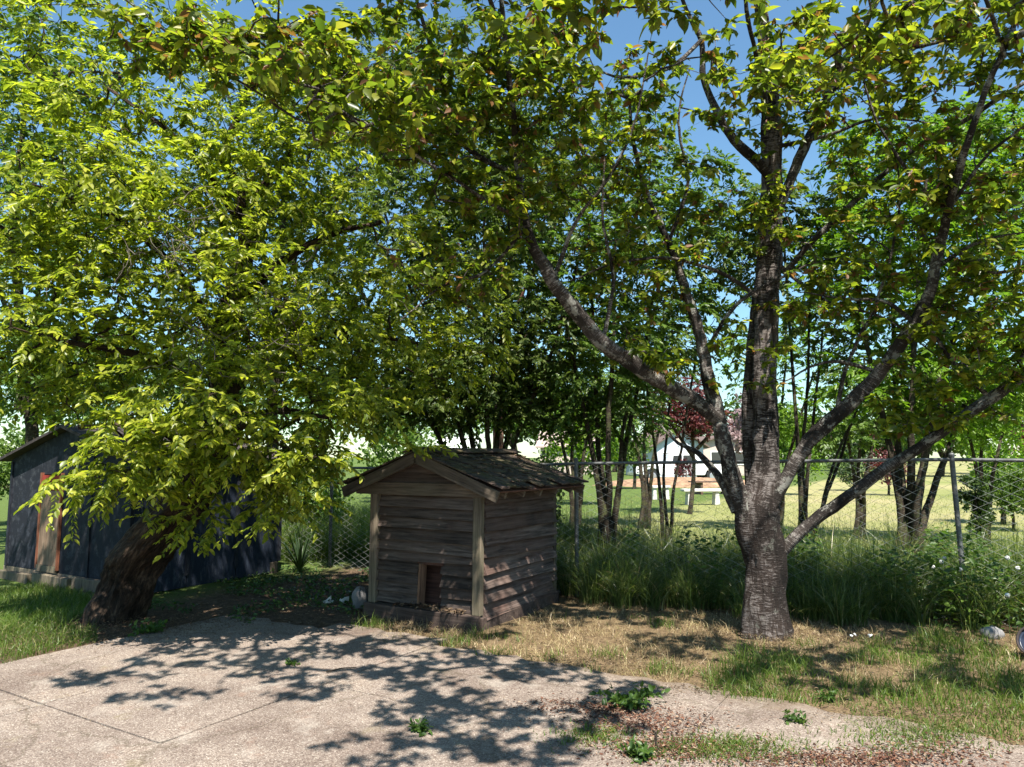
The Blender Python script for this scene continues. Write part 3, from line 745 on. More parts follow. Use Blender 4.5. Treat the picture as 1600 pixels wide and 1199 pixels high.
cherry = tree('cherry_tree', 'many-limbed cherry tree with banded silvery bark standing on the dry grass before the fence', 'tree', cb, cherry_trunk, cherry_limbs, cherry_blobs,
              M['leafC'], M['barkC'], 11, 'whorl', 22, .084, .2, 1.0, .55, 300, M['leafCo'], rtip=.0026, rmax=.03, trunk_sides=44, lump=.13, flare=.12, extra_spurs=True, girth=.80, limbm=M['barkCl'], limbw=.84)

lb = G(185, 968); DL = lb[1]
left_trunk = [[(178, 985, DL, 84), (184, 955, DL, 78), (200, 905, DL, 78), (222, 862, DL-.05, 80), (258, 818, DL-.1, 74), (300, 772, DL-.15, 66), (330, 715, DL-.1, 56), (345, 650, DL, 46), (350, 590, DL+.1, 42), (355, 520, DL+.1, 40), (372, 440, DL+.1, 34), (386, 370, DL, 28), (372, 300, DL, 22), (350, 240, DL-.1, 16), (385, 150, DL-.2, 10), (400, 60, DL-.2, 6)]]
left_limbs = [
    [(345, 660, DL, 30), (300, 600, DL-.4, 24), (240, 560, DL-.8, 18), (150, 540, DL-1.0, 12), (60, 520, DL-1.1, 8)],
    [(352, 560, DL+.1, 26), (300, 460, DL-.3, 20), (230, 380, DL-.6, 15), (140, 320, DL-.8, 10), (40, 290, DL-.9, 6)],
    [(330, 735, DL-.12, 24), (280, 690, DL-.6, 18), (210, 665, DL-1.0, 13), (120, 670, DL-1.1, 8)],
    [(345, 690, DL-.05, 24), (400, 650, DL-.5, 18), (450, 640, DL-.9, 12), (510, 650, DL-1, 7)],
    [(360, 490, DL+.1, 24), (430, 420, DL, 18), (520, 370, DL, 13), (600, 350, DL, 8)],
    [(386, 370, DL, 18), (330, 280, DL-.4, 14), (260, 200, DL-.7, 10), (160, 130, DL-.8, 6)],
    [(380, 330, DL, 16), (450, 240, DL-.1, 12), (520, 150, DL-.2, 8), (560, 60, DL-.2, 5)],
    [(350, 620, DL+.1, 22), (420, 560, DL+.2, 17), (520, 520, DL+.2, 12), (620, 530, DL+.2, 7)],
]
left_blobs = [
    (150, 748, DL-1.2, 80, 28, .35, 24), (235, 700, DL-1.3, 115, 75, .5, 85), (330, 640, DL-1.4, 140, 110, .6, 120), (430, 715, DL-1.2, 110, 80, .5, 85), (300, 790, DL-1.0, 60, 35, .3, 18), (420, 790, DL-1.1, 50, 40, .3, 18),
    (535, 625, DL-1.0, 80, 50, .4, 55), (480, 715, DL-1.1, 55, 30, .3, 18), (640, 692, DL-.9, 28, 14, .15, 4),
    (50, 550, DL-.6, 110, 85, .4, 90), (150, 480, DL-1.1, 160, 120, .7, 150), (350, 470, DL-1.0, 170, 130, .8, 150), (50, 360, DL-1.0, 130, 120, .7, 120), (240, 320, DL-1.0, 200, 120, .8, 210),
    (430, 300, DL-.4, 150, 120, .7, 130), (140, 190, DL-.8, 190, 110, .8, 140), (340, 170, DL-.6, 150, 110, .7, 90), (500, 200, DL-.3, 110, 150, .6, 90), (80, 60, DL-.6, 140, 90, .6, 60), (300, 30, DL-.5, 160, 70, .6, 50),
    (570, 420, DL+.1, 140, 130, .7, 130), (600, 560, DL, 150, 90, .6, 110), (480, 550, DL-.6, 130, 90, .6, 100), (700, 480, DL+.3, 110, 130, .6, 80), (200, 600, DL-.8, 130, 80, .5, 70),
    (-120, 430, DL-.2, 110, 220, .6, 110), (200, -90, DL-.6, 220, 70, .7, 60),
]
leaning = tree('leaning_tree', 'dense yellow-green tree on a thick leaning brown trunk beside the dark shed', 'tree', lb, left_trunk, left_limbs, left_blobs,
     M['leafL'], M['barkL'], 23, 'spray', 38, .070, .27, .95, .42, 300, M['leafLo'], rtip=.002, rmax=.028, trunk_sides=72, lump=.20, flare=.2, girth=.80)

# ================================================================== little wooden house
def board_mesh(name, L, H, t0, t1, mat, q, warp=.006, seg=7, notch=0.0):
    """lap board: x along its length, z up, thicker at its lower edge, face towards -y"""
    mb = MB(); vs = []
    w1, w2 = q.uniform(-warp, warp), q.uniform(-warp, warp)
    for i in range(seg+1):
        x = L*i/seg - L/2; s = i/seg*2-1
        dz = w1*s*s + w2*s + q.uniform(-.0015, .0015); dy = q.uniform(-.002, .002) - abs(w2)*.5*s*s
        vs += [(x, dy-t1, dz), (x, dy, dz), (x, dy, H+dz), (x, dy-t0, H+dz)]
    fs = [(0, 1, 2, 3), (4*seg+3, 4*seg+2, 4*seg+1, 4*seg)]
    for i in range(seg):
        a = 4*i; b = a+4
        for k in range(4): fs.append((a+k, b+k, b+(k+1) % 4, a+(k+1) % 4))
    mb.add(vs, [tuple(reversed(f)) for f in fs])
    return mb.mesh(name, mat)
def small_house():
    q = random.Random(5)
    W, Dp, H = 1.31, 1.44, 1.19
    fr = G(752.5, 985)[:2]
    c = fr - U*(W/2) + V*(Dp/2)
    root = empty('wooden_animal_house', (c[0], c[1], 0), ANG)
    tag(root, 'small weathered wooden animal house with lap siding, low doorway and mossy shake roof', 'animal house')
    x0, x1, y0, y1 = -W/2, W/2, -Dp/2, Dp/2
    # base skirt
    for (a, b, cc, d) in ((x0-.02, x1+.02, y0-.10, y0-.045), (x0-.02, x1+.02, y1+.0, y1+.045)):
        mb = MB(); mb.box(a, b, cc, d, -.04, .13); mb.build('base_board', M['base'], root, bevel=.006)
    for s in (-1, 1):
        mb = MB(); xx = s*(W/2+.004); mb.box(min(xx, xx+s*.03), max(xx, xx+s*.03), y0-.04, y1-.005, -.04, .115); mb.build('base_board', M['base'], root, bevel=.006)
    mb = MB(); mb.box(x0+.005, x1-.005, y0-.04, y1-.02, .09, .125); mb.build('floor', M['trim'], root, bevel=.004)
    # corner posts
    for (px_, py_) in ((x0+.035, y0-.015), (x1-.035, y0-.015), (x0+.03, y1-.03), (x1-.03, y1-.03)):
        mb = MB(); mb.box(-.045, .045, -.03, .03, 0, H-.128); mb.build('corner_post', M['post'], root, bevel=.005, loc=(px_, py_, .128), rot=(q.uniform(-.006, .006), q.uniform(-.012, .012), 0))
    # front siding around the doorway
    dl, dr_, dtop = x0+.59, x0+.845, .53
    z = .135; k = 0; ex = .103
    while z < H-.03:
        parts = [(x0+.085, x1-.085)]
        if z < dtop-.04: parts = [(x0+.085, dl), (dr_, x1-.085)]
        for a, b in parts:
            h = min(ex+.028, H-z+.03)
            me = board_mesh('siding_board', b-a, h, .004, .036, M['board'], q, .007 if b-a > .6 else .003)
            ob = link('siding_board', me, root, loc=((a+b)/2, y0+.012+q.uniform(-.006, .003)+(.010 if a == dr_ else 0), z+q.uniform(-.009, .009)), rot=(R(-8), R(q.uniform(-.5, .5)), 0))
        z += ex
        k += 1
    # lining behind the boards so that no light leaks
    mb = MB(); mb.box(x0+.06, dl-.012, y0+.042, y0+.054, .13, H); mb.box(dr_+.012, x1-.06, y0+.042, y0+.054, .13, H); mb.box(dl-.012, dr_+.012, y0+.042, y0+.054, dtop+.03, H)
    mb.build('front_lining', M['inside'], root)
    # doorway
    for xx, tilt in ((dl+.012, .06),):
        mb = MB(); mb.box(-.011, .011, -.035, .06, 0, dtop-.115); mb.build('door_jamb', M['jamb'], root, loc=(xx, y0, .127), rot=(0, tilt, 0))
    mb = MB(); mb.box(dl-.02, dr_+.02, y0+.002, y0+.055, dtop+.002, dtop+.03); mb.build('door_header', M['inside'], root)
    for i in range(5):
        me = board_mesh('inner_board', .55, .11, .006, .012, M['inside'], q); link('inner_board', me, root, loc=((dl+dr_)/2, y0+.20, .127+i*.10))
    # side and back walls
    for s in (1, -1):
        z = .10
        while z < H:
            Lb = Dp-.05
            ew = .128+q.uniform(-.006, .006); h = min(ew+.03, H+.02-z)
            if h < .03: break
            me = board_mesh('siding_board', Lb, h, .004, .042, M['boardS'], q, .012)
            link('siding_board', me, root, loc=(s*(W/2-.006), q.uniform(-.006, .006)+.005, z+q.uniform(-.006, .006)), rot=(R(-8), R(q.uniform(-.8, .8)), s*math.pi/2))
            z += ew
        mb = MB(); xa = s*(W/2-.045); mb.box(min(xa, xa-s*.014), max(xa, xa-s*.014), y0+.045, y1-.03, .13, H); mb.build('side_lining', M['inside'], root)
    z = .10
    while z < H:
        me = board_mesh('siding_board', W-.1, .15, .005, .018, M['board'], q, .005); link('siding_board', me, root, loc=(0, y1-.012, z), rot=(0, 0, math.pi)); z += .125
    # eave plates, gable
    oh, fo, bo = .27, .17, .14            # side, front and back overhang
    zr, ze = 1.585, 1.235                 # ridge and eave height (underside of roof boards)
    sl_ = (zr-ze)/(W/2+oh); ang = math.atan(sl_)
    mb = MB(); mb.box(x0-.19, x1+.16, y0-.055, y0-.025, H-.005, H+.115); mb.build('tie_beam', M['trim'], root, bevel=.004)
    def gy(x): return zr - abs(x)*sl_
    z = H+.115
    for kk in range(3):
        zt = z+.09 if kk < 2 else zr-.012
        hw0 = (zr-z)/sl_-.02; hw1 = max((zr-zt)/sl_-.02, .01)
        mb = MB(); mb.prism([(-hw0, z), (hw0, z), (hw1, zt-.002), (-hw1, zt-.002)], y0-.034-.006*(kk % 2), y0-.015); mb.build('gable_board', M['board'], root)
        z = zt
    hw = (zr-(H+.03))/sl_
    mb = MB(); mb.prism([(-W/2, H-.0), (W/2, H-.0), (W/2, gy(W/2)-.02), (0, zr-.02), (-W/2, gy(W/2)-.02)], y1-.03, y1-.012); mb.build('gable_board', M['board'], root)
    # rafters
    for s in (1, -1):
        for i in range(5):
            yy = y0+.05+i*(Dp-.1)/4
            mb = MB(); L_ = (W/2+oh-.03)/math.cos(ang)
            mb.box(0, L_, -.018, .018, -.075, -.004)
            mb.build('rafter', M['trim'], root, loc=(0, yy, zr), rot=(0, ang if s > 0 else math.pi-ang, 0) if s > 0 else (0, ang, math.pi))
    # roof: deck, barge boards and shakes on each slope
    roof = link('roof', None, root) if False else None
    for s in (1, -1):
        L_ = (W/2+oh)/math.cos(ang)
        mb = MB(); mb.box(.0, L_, y0-fo+.03, y1+bo, 0, .014)
        rot = (0, ang, 0) if s > 0 else (0, ang, math.pi)
        if s < 0:
            mb = MB(); mb.box(.0, L_, -(y1+bo), -(y0-fo+.03), 0, .014)
        deck = mb.build('roof', M['inside'], root, loc=(0, 0, zr), rot=rot)
        # barge boards (front and back)
        for yb0, yb1 in ((y0-fo, y0-fo+.026), (y1+bo, y1+bo+.02)):
            if s < 0: yb0, yb1 = -yb1, -yb0
            mb = MB(); mb.box(.004, L_+.012, yb0, yb1, -.085, .02); mb.build('barge_board', M['trim'], deck, bevel=.004)
        rows = 8; exs = (L_+.03)/rows
        for r_ in range(rows):
            y = (y0-fo-.02); yend = y1+bo+.03
            xo = L_+.03 - r_*exs        # lower edge of this course
            while y < yend:
                w = q.uniform(.075, .16); w = min(w, yend-y)
                if w > .03 and not (q.random() < .03):
                    mb = MB(); ln = exs*1.75
                    je = q.uniform(-.018, .018); t1 = q.uniform(.010, .018)
                    xl = xo+je; xu = max(xl-ln, -.01)
                    mb.add([(xl, -w/2+.002, 0), (xl+q.uniform(-.006, .006), w/2-.002, 0), (xu, w/2-.002, 0), (xu, -w/2+.002, 0),
                            (xl, -w/2+.002, t1), (xl+q.uniform(-.006, .006), w/2-.002, t1), (xu, w/2-.002, .004), (xu, -w/2+.002, .004)],
                           [(0, 3, 2, 1), (4, 5, 6, 7), (0, 1, 5, 4), (1, 2, 6, 5), (2, 3, 7, 6), (3, 0, 4, 7)])
                    yc = y+w/2
                    mb.build('shake', M['shake'], deck, loc=(0, yc if s > 0 else -yc, .020+.004*q.random()), rot=(q.uniform(-.02, .02), R(-1.6)+q.uniform(-.012, .004), 0))
                y += w+.003
        # ridge cap pieces
        for i in range(11):
            mb = MB(); mb.box(-.005, .11, -.085, .085, 0, .012)
            yc = y0-fo+.06+i*.165
            mb.build('ridge_shake', M['shake'], deck, loc=(0, yc if s > 0 else -yc, .050+q.uniform(0, .006)), rot=(q.uniform(-.05, .05), q.uniform(-.05, .02), 0))
    # moss and fallen bits lying on the roof
    n = 900; g = np.random.default_rng(3)
    xs = g.random(n)**1.4*(W/2+oh)*.95; ys = g.uniform(y0-fo, y1+bo, n)
    keep = (np.sin(xs*9+ys*7)+np.sin(ys*13-xs*5)+g.normal(0, .5, n)) > .35
    xs, ys = xs[keep], ys[keep]; sgn = np.where(g.random(len(xs)) < .6, 1, -1)
    pos = np.stack([xs*sgn, ys, zr+.062-xs*sl_], -1); dd = norm(g.normal(0, 1, (len(xs), 3))*np.array((1, 1, .12))+np.stack([.0*xs, 0*xs, -sl_*.2+0*xs], -1))
    Ls = g.uniform(.025, .07, len(xs)); X, Y, Z = leaf_frames(pos, dd, Ls, .25, g)
    o = link('roof_litter', leaf_mesh('roof_litter', pos, X, Y, Z, Ls, .8, M['litter']), root); tag(o, kind='stuff')
    # debris on the doorway ledge
    n = 160
    pos = np.stack([g.uniform(dl-.2, dr_+.3, n), y0-.05+g.uniform(-.045, .03, n), np.full(n, .150)+g.uniform(0, .02, n)], -1)
    dd = norm(g.normal(0, 1, (n, 3))*np.array((1, 1, .25))); Ls = g.uniform(.02, .07, n); X, Y, Z = leaf_frames(pos, dd, Ls, .4, g)
    o = link('ledge_litter', leaf_mesh('ledge_litter', pos, X, Y, Z, Ls, .7, M['litter']), root); tag(o, kind='stuff')
    return root
small_house()

# ================================================================== dark blue shed
def blue_shed():
    A0 = G(12, 897)[:2]; A1 = G(200, 936)[:2]
    W = 2.75; Dp = 2.1
    c1 = A1; c0 = A1-U*W
    c = c1-U*W/2+V*Dp/2
    root = empty('garden_shed', (c[0], c[1], 0), ANG)
    tag(root, 'low dark blue garden shed with peeling paint and bare plywood door behind the leaning trunk', 'shed')
    x0, x1, y0, y1 = -W/2, W/2, -Dp/2, Dp/2
    H, Ht = 1.52, 1.90
    sl_ = (Ht-H)/(W/2)
    def top(x): return Ht-abs(x)*sl_
    q = random.Random(8)
    # front panels with narrow gaps; the doorway lies between two of them
    dx0, dx1 = x0+.80, x0+1.30
    xs = [x0, x0+.79, dx1+.01, dx1+.62, x1]
    for a, b in ((xs[0], xs[1]), (xs[2], xs[3]), (xs[3]+.006, xs[4])):
        mb = MB(); pts = [(a, .16), (b, .16), (b, top(b))] + ([(0, Ht)] if a < 0 < b else []) + [(a, top(a))]
        mb.prism(pts, y0, y0+.02); mb.build('wall_panel', M['shedblue'], root)
    mb = MB(); mb.prism([(dx0-.01, 1.34), (dx1+.01, 1.34), (dx1+.01, top(dx1)), (0, Ht), (dx0-.01, top(dx0))] if dx0 < 0 < dx1 else [(dx0-.01, 1.34), (dx1+.01, 1.34), (dx1+.01, top(dx1)), (dx0-.01, top(dx0))], y0+.001, y0+.02); mb.build('wall_panel', M['shedblue'], root)
    door = MB(); door.box(dx0+.04, dx1-.03, y0-.022, y0-.002, .24, 1.14); door = door.build('door', M['sheddoor'], root)
    mb = MB(); mb.box(dx0+.04, dx1-.03, y0-.024, y0-.003, 1.145, 1.33); mb.build('painted_top', M['redpaint'], door)
    for a, b in ((dx0, dx0+.035), (dx1-.025, dx1)):
        mb = MB(); mb.box(a, b, y0-.03, y0+.0, .19, 1.36); mb.build('door_frame', M['redframe'], root)
    mb = MB(); mb.box(dx0+.036, dx1-.026, y0-.034, y0-.002, .16, .235); mb.build('door_sill', M['post'], root)
    for a in (x0+.02, xs[3]-.02, x1-.05):
        mb = MB(); mb.box(a, a+.045, y0-.018, y0-.001, .16, top(a)-.03); mb.build('batten', M['shedblue'], root)
    # side panels
    for s in (1, -1):
        xa = s*W/2
        for i in range(3):
            a = y0+.025+i*(Dp-.03)/3; b = a+(Dp-.03)/3-.012
            mb = MB(); mb.box(min(xa, xa-s*.02), max(xa, xa-s*.02), a, b, .02, H-.01); mb.build('wall_panel', M['shedteal'], root)
            mb = MB(); mb.box(min(xa+s*.001, xa+s*.016), max(xa+s*.001, xa+s*.016), b-.02, b+.03, .16, H-.02); mb.build('batten', M['shedblue'], root)
    mb = MB(); mb.prism([(x0+.021, .16), (x1-.021, .16), (x1-.021, top(x1)), (0, Ht-.01), (x0+.021, top(x0))], y1-.02, y1); mb.build('wall_panel', M['shedblue'], root)
    for yy in (y0+.05, y1-.1):
        mb = MB(); mb.box(x0-.04, x1+.02, yy-.05, yy+.07, -.03, .158); mb.build('skid', M['post'], root, bevel=.01)
    for i in range(3):
        mb = MB(); a = x0-.02+i*.9; mb.box(a, a+.8, y0-.10, y0-.035, -.03, .12+.02*i); mb.build('skirt_board', M['post'], root, bevel=.006, rot=(0, q.uniform(-.015, .015), 0))
    for s in (1, -1):
        mb = MB(); e = W/2+.12
        z0 = Ht+.01; z1 = Ht+.01-sl_*e
        pts = [(0, z0), (s*e, z1), (s*e, z1+.035), (0, z0+.035)]
        if s < 0: pts = pts[::-1]
        mb.prism(pts, y0-.12, y1+.12)
        rf = mb.build('roof', M['roofdark'], root)
    return root
blue_shed()

# ================================================================== chain link fence
POSTS = [(UV(-10.6, 7.55), 1.40), (G(515, 885)*1.0, 1.42), (G(902, 931), 1.50), (G(1512, 973), 1.53), (UV(3.2, 8.05), 1.56)]
def fence():
    c = POSTS[2][0]
    root = empty('chain_link_fence', c); tag(root, 'rusty grey chain link fence with a top rail running along the tall grass', 'fence')
    off = np.array(c)
    bases = [np.array((p[0], p[1], 0.0)) for p, h in POSTS]
    tops = []
    for i, (p, h) in enumerate(POSTS):
        t = np.array((p[0], p[1], h))
        if i == 3: t = P(1487, 715, p[1]+.05)
        tops.append(t)
    for i, (b, t) in enumerate(zip(bases, tops)):
        mb = MB(); d = (t-b)
        mb.cyl(b-off-d*.05, t-off+d*.01, .024, .024, 12); mb.lathe([(.027, 0), (.027, .02), (.018, .034), (.004, .038)], 12, tuple(t-off+d*.005))
        mb.build('post', M['galv'], root, smooth=False)
    for i in range(4):
        a, b = tops[i], tops[i+1]
        pts = np.array([a+(b-a)*t + np.array((0, 0, -.02-.02*math.sin(math.pi*t)*(i % 2))) for t in np.linspace(0, 1, 9)])
        v, f, bk = tube(pts, np.full(9, .0175), 10); link('top_rail', mesh_np('top_rail', v-off, f, np.full(len(f), 4), M['galv'], smooth=True), root)
    w = .088; V_, F_ = [], []; o = 0
    for i in range(4):
        a, b = bases[i], bases[i+1]; ta, tb = tops[i], tops[i+1]
        L = np.linalg.norm(b-a); n = int(L/w)
        tn = norm(b-a); perp = np.array((tn[1], -tn[0], 0))
        for k in range(n):
            m = 34
            j = np.arange(m+1)
            s = (k+.5+.5*np.where((j+k) % 2, 1, -1))*w/L
            s = np.clip(s, 0, 1)
            z = (j/m)[:, None]
            p = (a+(b-a)*s[:, None])*(1-z)+(ta+(tb-ta)*s[:, None])*z
            p[:, 2] = .02+(p[:, 2]-.02)*.985
            p += perp*(.0025*np.where(j % 2, 1, -1)+.02*np.sin(3*s*L+i)*np.sin(2.5*z[:, 0]*2))[:, None]
            p += perp*.028
            # three sided wire, one ring per bend
            r = .0029
            rg = np.stack([p+tn*r, p-tn*.5*r+perp*r*.87, p-tn*.5*r-perp*r*.87], 1)
            idx = np.arange((m+1)*3).reshape(m+1, 3); jn = np.roll(idx, -1, 1)
            f = np.stack([idx[:-1], jn[:-1], jn[1:], idx[1:]], -1).reshape(-1, 4)
            V_.append(rg.reshape(-1, 3)); F_.append(f+o); o += (m+1)*3
    v = np.concatenate(V_)-off; f = np.concatenate(F_)
    tag(link('wire_mesh', mesh_np('wire_mesh', v, f, np.full(len(f), 4), M['wire']), root), kind='stuff')
fence()

# ================================================================== trees and shrubs beyond the fence
def shrub(name, label, base, stems, blobs, leafm, seed, barkm=None, cat='shrub', **k):
    d = dict(style='spray', nleaf=36, leafL=.082, shoot=.30, wide=1.0, tilt=.5, rtip=.0022, rmax=.025, trunk_sides=9, lump=.08, flare=.2, group=None)
    d.update(k)
    return tree(name, label, cat, base, [stems[0]], stems[1:], blobs, leafm, barkm or M['barkB'], seed, **d)
def stems_from(px, py, dep, tops, w0, w1=4):
    out = []
    for i, (tx, ty) in enumerate(tops):
        dd = dep+.25*math.sin(i*2.3)
        x0 = px+(i-len(tops)/2)*w0*.75
        mx, my = px+(tx-px)*.28+6*math.sin(i*5), py+(ty-py)*.40
        out.append([(x0, py, dep, w0), (px+(tx-px)*.12, py+(ty-py)*.18, dep, w0*.9), (mx, my, dd, w0*.7), (px+(tx-px)*.65+9*math.sin(i*3), py+(ty-py)*.7, dd, w0*.5), (tx, ty, dd, w1)])
    return out
def ground_y(dep): return project(np.array((0, dep, 0.0)))[1][0]

dd = 9.6; gy_ = ground_y(dd)
shrub('multi_stem_tree', 'slender many-stemmed tree rising behind the animal house roof', P(770, gy_, dd), stems_from(765, gy_, dd, [(600, 330), (680, 300), (745, 260), (800, 240), (860, 300), (910, 380), (560, 430)], 13),
      [(650, 380, dd, 150, 130, 1.0, 256), (780, 300, dd, 170, 140, 1.0, 297), (700, 550, dd, 170, 90, .9, 229), (840, 480, dd-.2, 120, 110, .8, 162), (570, 490, dd+.2, 120, 100, .9, 90), (640, 180, dd+.3, 160, 110, .9, 148), (830, 620, dd, 90, 50, .6, 81), (640, 640, dd+.3, 70, 40, .6, 30), (760, 120, dd+.3, 160, 110, .9, 162), (720, 625, dd-.1, 120, 45, .6, 120), (620, 600, dd+.1, 110, 60, .6, 90), (800, 560, dd-.2, 110, 70, .6, 110), (880, 240, dd+.3, 130, 110, .8, 121)], M['leafB'], 31, cat='tree')
dd = 9.3; gy_ = ground_y(dd)
shrub('multi_stem_tree', 'forked thin-stemmed tree between the animal house and the cherry trunk', P(950, gy_, dd), stems_from(950, gy_, dd, [(870, 430), (915, 380), (975, 330), (1030, 420), (1000, 560)], 14),
      [(900, 420, dd, 110, 110, .8, 110), (990, 350, dd, 120, 120, .8, 110), (930, 560, dd, 90, 80, .7, 100), (1020, 520, dd, 90, 90, .7, 90), (890, 640, dd+.2, 70, 45, .5, 70), (970, 640, dd+.2, 80, 45, .5, 60), (1060, 320, dd+.3, 120, 100, .8, 150), (1180, 360, dd+.3, 90, 100, .7, 100), (1000, 200, dd+.4, 100, 60, .7, 40), (1100, 470, dd+.2, 80, 110, .6, 70)], M['leafF'], 37, cat='tree')
dd = 10.0; gy_ = ground_y(dd)
shrub('thin_sapling', 'pair of thin bare stems with few leaves before the white benches', P(1040, gy_, dd), stems_from(1040, gy_, dd, [(1000, 520), (1052, 480), (1085, 540)], 8),
      [(1030, 540, dd, 70, 60, .5, 30), (1060, 440, dd, 80, 60, .5, 36)], M['leafF'], 41, cat='tree')
dd = 9.2; gy_ = ground_y(dd)
shrub('thin_sapling', 'dark bare-stemmed sapling close behind the cherry trunk', P(1262, gy_, dd), stems_from(1255, gy_, dd, [(1225, 380), (1262, 420), (1290, 520), (1350, 600), (1330, 660)], 10),
      [(1270, 450, dd, 70, 90, .5, 46), (1310, 540, dd, 70, 60, .5, 34), (1240, 330, dd, 90, 80, .5, 70), (1300, 350, dd, 80, 80, .5, 50), (1150, 400, dd+.2, 60, 80, .4, 36)], M['leafB'], 43, cat='tree')
dd = 8.6; gy_ = ground_y(dd)
shrub('bushy_tree', 'bright green bushy tree with four dark trunks beside the leaning fence post', P(1420, gy_, dd), stems_from(1420, gy_, dd, [(1330, 420), (1390, 330), (1450, 280), (1530, 330), (1590, 430), (1480, 480)], 17, 5),
      [(1350, 420, dd, 110, 110, .8, 130), (1450, 330, dd, 140, 120, .9, 200), (1560, 350, dd, 120, 140, .9, 180), (1500, 520, dd, 140, 110, .8, 170), (1380, 590, dd, 100, 60, .6, 70), (1580, 580, dd, 100, 80, .7, 90), (1460, 640, dd, 90, 40, .6, 50), (1400, 230, dd+.3, 140, 60, .7, 110), (1600, 220, dd+.3, 90, 70, .7, 100), (1500, 200, dd+.5, 90, 40, .6, 60), (1340, 330, dd+.2, 90, 80, .6, 70), (1700, 420, dd, 120, 200, .9, 110)], M['leafY'], 47, cat='tree')
dd = 11.5; gy_ = ground_y(dd)
shrub('background_tree', 'tall green tree with a dark trunk standing behind the dark shed', P(45, gy_, dd), [[(52, gy_, dd, 26), (50, 680, dd, 22), (42, 600, dd, 20), (30, 480, dd, 17), (25, 330, dd, 13), (40, 160, dd, 8), (50, 20, dd, 4)]]+stems_from(45, 640, dd, [(-60, 300), (130, 320), (200, 260), (100, 100)], 12),
      [(60, 560, dd, 160, 90, 1.2, 270), (100, 330, dd, 190, 150, 1.3, 414), (60, 120, dd, 160, 130, 1.2, 270), (-120, 300, dd, 120, 220, 1.2, 216), (200, 560, dd, 120, 80, 1, 162)], M['leafF'], 53, cat='tree', leafL=.095)
dd = 12.5; gy_ = ground_y(dd)
shrub('background_tree', 'broad green tree filling the gap between the leaning tree and the cherry limbs', P(430, gy_, dd), [[(430, gy_, dd, 24), (425, 650, dd, 20), (430, 520, dd, 17), (440, 380, dd, 14), (450, 230, dd, 9), (460, 60, dd, 4)]]+stems_from(430, 600, dd, [(320, 300), (560, 320), (600, 180), (350, 130), (520, 90)], 12),
      [(440, 500, dd, 170, 110, 1.3, 342), (360, 330, dd, 140, 120, 1.2, 247), (520, 300, dd, 150, 130, 1.2, 304), (440, 150, dd, 150, 110, 1.2, 209), (620, 120, dd+.5, 130, 120, 1, 190), (300, 640, dd, 110, 60, 1, 70)], M['leafB'], 59, cat='tree', leafL=.095)
dd = 13; gy_ = ground_y(dd)
shrub('background_tree', 'green tree with a rough reddish trunk behind the shake roof', P(727, gy_, dd), [[(775, gy_, dd, 22), (778, 690, dd, 20), (782, 620, dd, 18), (790, 500, dd, 15), (800, 360, dd, 11), (800, 200, dd, 6)]]+stems_from(780, 600, dd, [(700, 300), (880, 320), (930, 430)], 10),
      [(760, 450, dd, 150, 110, 1.2, 252), (860, 330, dd, 140, 120, 1.2, 234), (740, 260, dd, 130, 120, 1.2, 198)], M['leafB'], 61, barkm=M['barkR'], cat='tree', leafL=.095)
dd = 20; gy_ = ground_y(dd)
shrub('plum_tree', 'purple-leaved plum tree growing on the far lawn', P(1072, gy_, dd), [[(1078, gy_, dd, 8), (1084, 740, dd, 7), (1083, 705, dd, 6), (1080, 660, dd, 7), (1070, 600, dd, 3)]]+[[(1084, 715, dd, 8), (1060, 680, dd, 6), (1035, 640, dd, 3)], [(1086, 705, dd, 8), (1112, 675, dd, 6), (1128, 640, dd, 3)]],
      [(1050, 640, dd, 46, 36, .9, 150), (1090, 650, dd, 40, 36, .9, 120), (1070, 605, dd, 50, 30, .9, 110)], M['leafR'], 67, cat='tree', leafL=.10, nleaf=20)

for (x0, dd, tops, bl, lm, sd, lab) in (
    (900, 14, [(850, 560), (900, 500), (950, 540)], [(860, 610, 80, 60, 120), (930, 600, 80, 60, 120), (900, 520, 100, 60, 110)], 'leafF', 71, 'light green small tree on the lawn behind the forked thin-stemmed tree'),
    (1010, 16, [(975, 580), (1015, 500), (1050, 560)], [(990, 600, 60, 60, 110), (1030, 530, 70, 60, 100)], 'leafB', 73, 'mid green small tree standing left of the plum tree'),
    (1215, 15, [(1180, 560), (1225, 500), (1270, 580)], [(1245, 640, 60, 45, 90), (1180, 560, 60, 60, 80), (1240, 520, 60, 60, 70)], 'leafY', 79, 'bright green small tree on the lawn behind the cherry stems'),
    (1345, 14, [(1310, 600), (1350, 560), (1390, 580)], [(1385, 640, 70, 40, 110), (1345, 590, 60, 40, 70), (1310, 670, 50, 30, 60)], 'leafF', 83, 'low spreading green tree on the lawn left of the four dark trunks'),
    (1540, 13, [(1490, 560), (1545, 520), (1600, 560)], [(1490, 600, 80, 60, 130), (1570, 590, 80, 60, 130), (1540, 660, 90, 35, 90)], 'leafY', 89, 'leafy lime tree on the lawn behind the leaning fence post')):
    g0 = ground_y(dd)
    shrub('small_tree', lab, P(x0, g0, dd), stems_from(x0, g0, dd, tops, 9), [(x, y, dd, a, b, .9, n) for x, y, a, b, n in bl], M[lm], sd, cat='tree', nleaf=30, leafL=.095, shoot=.34)
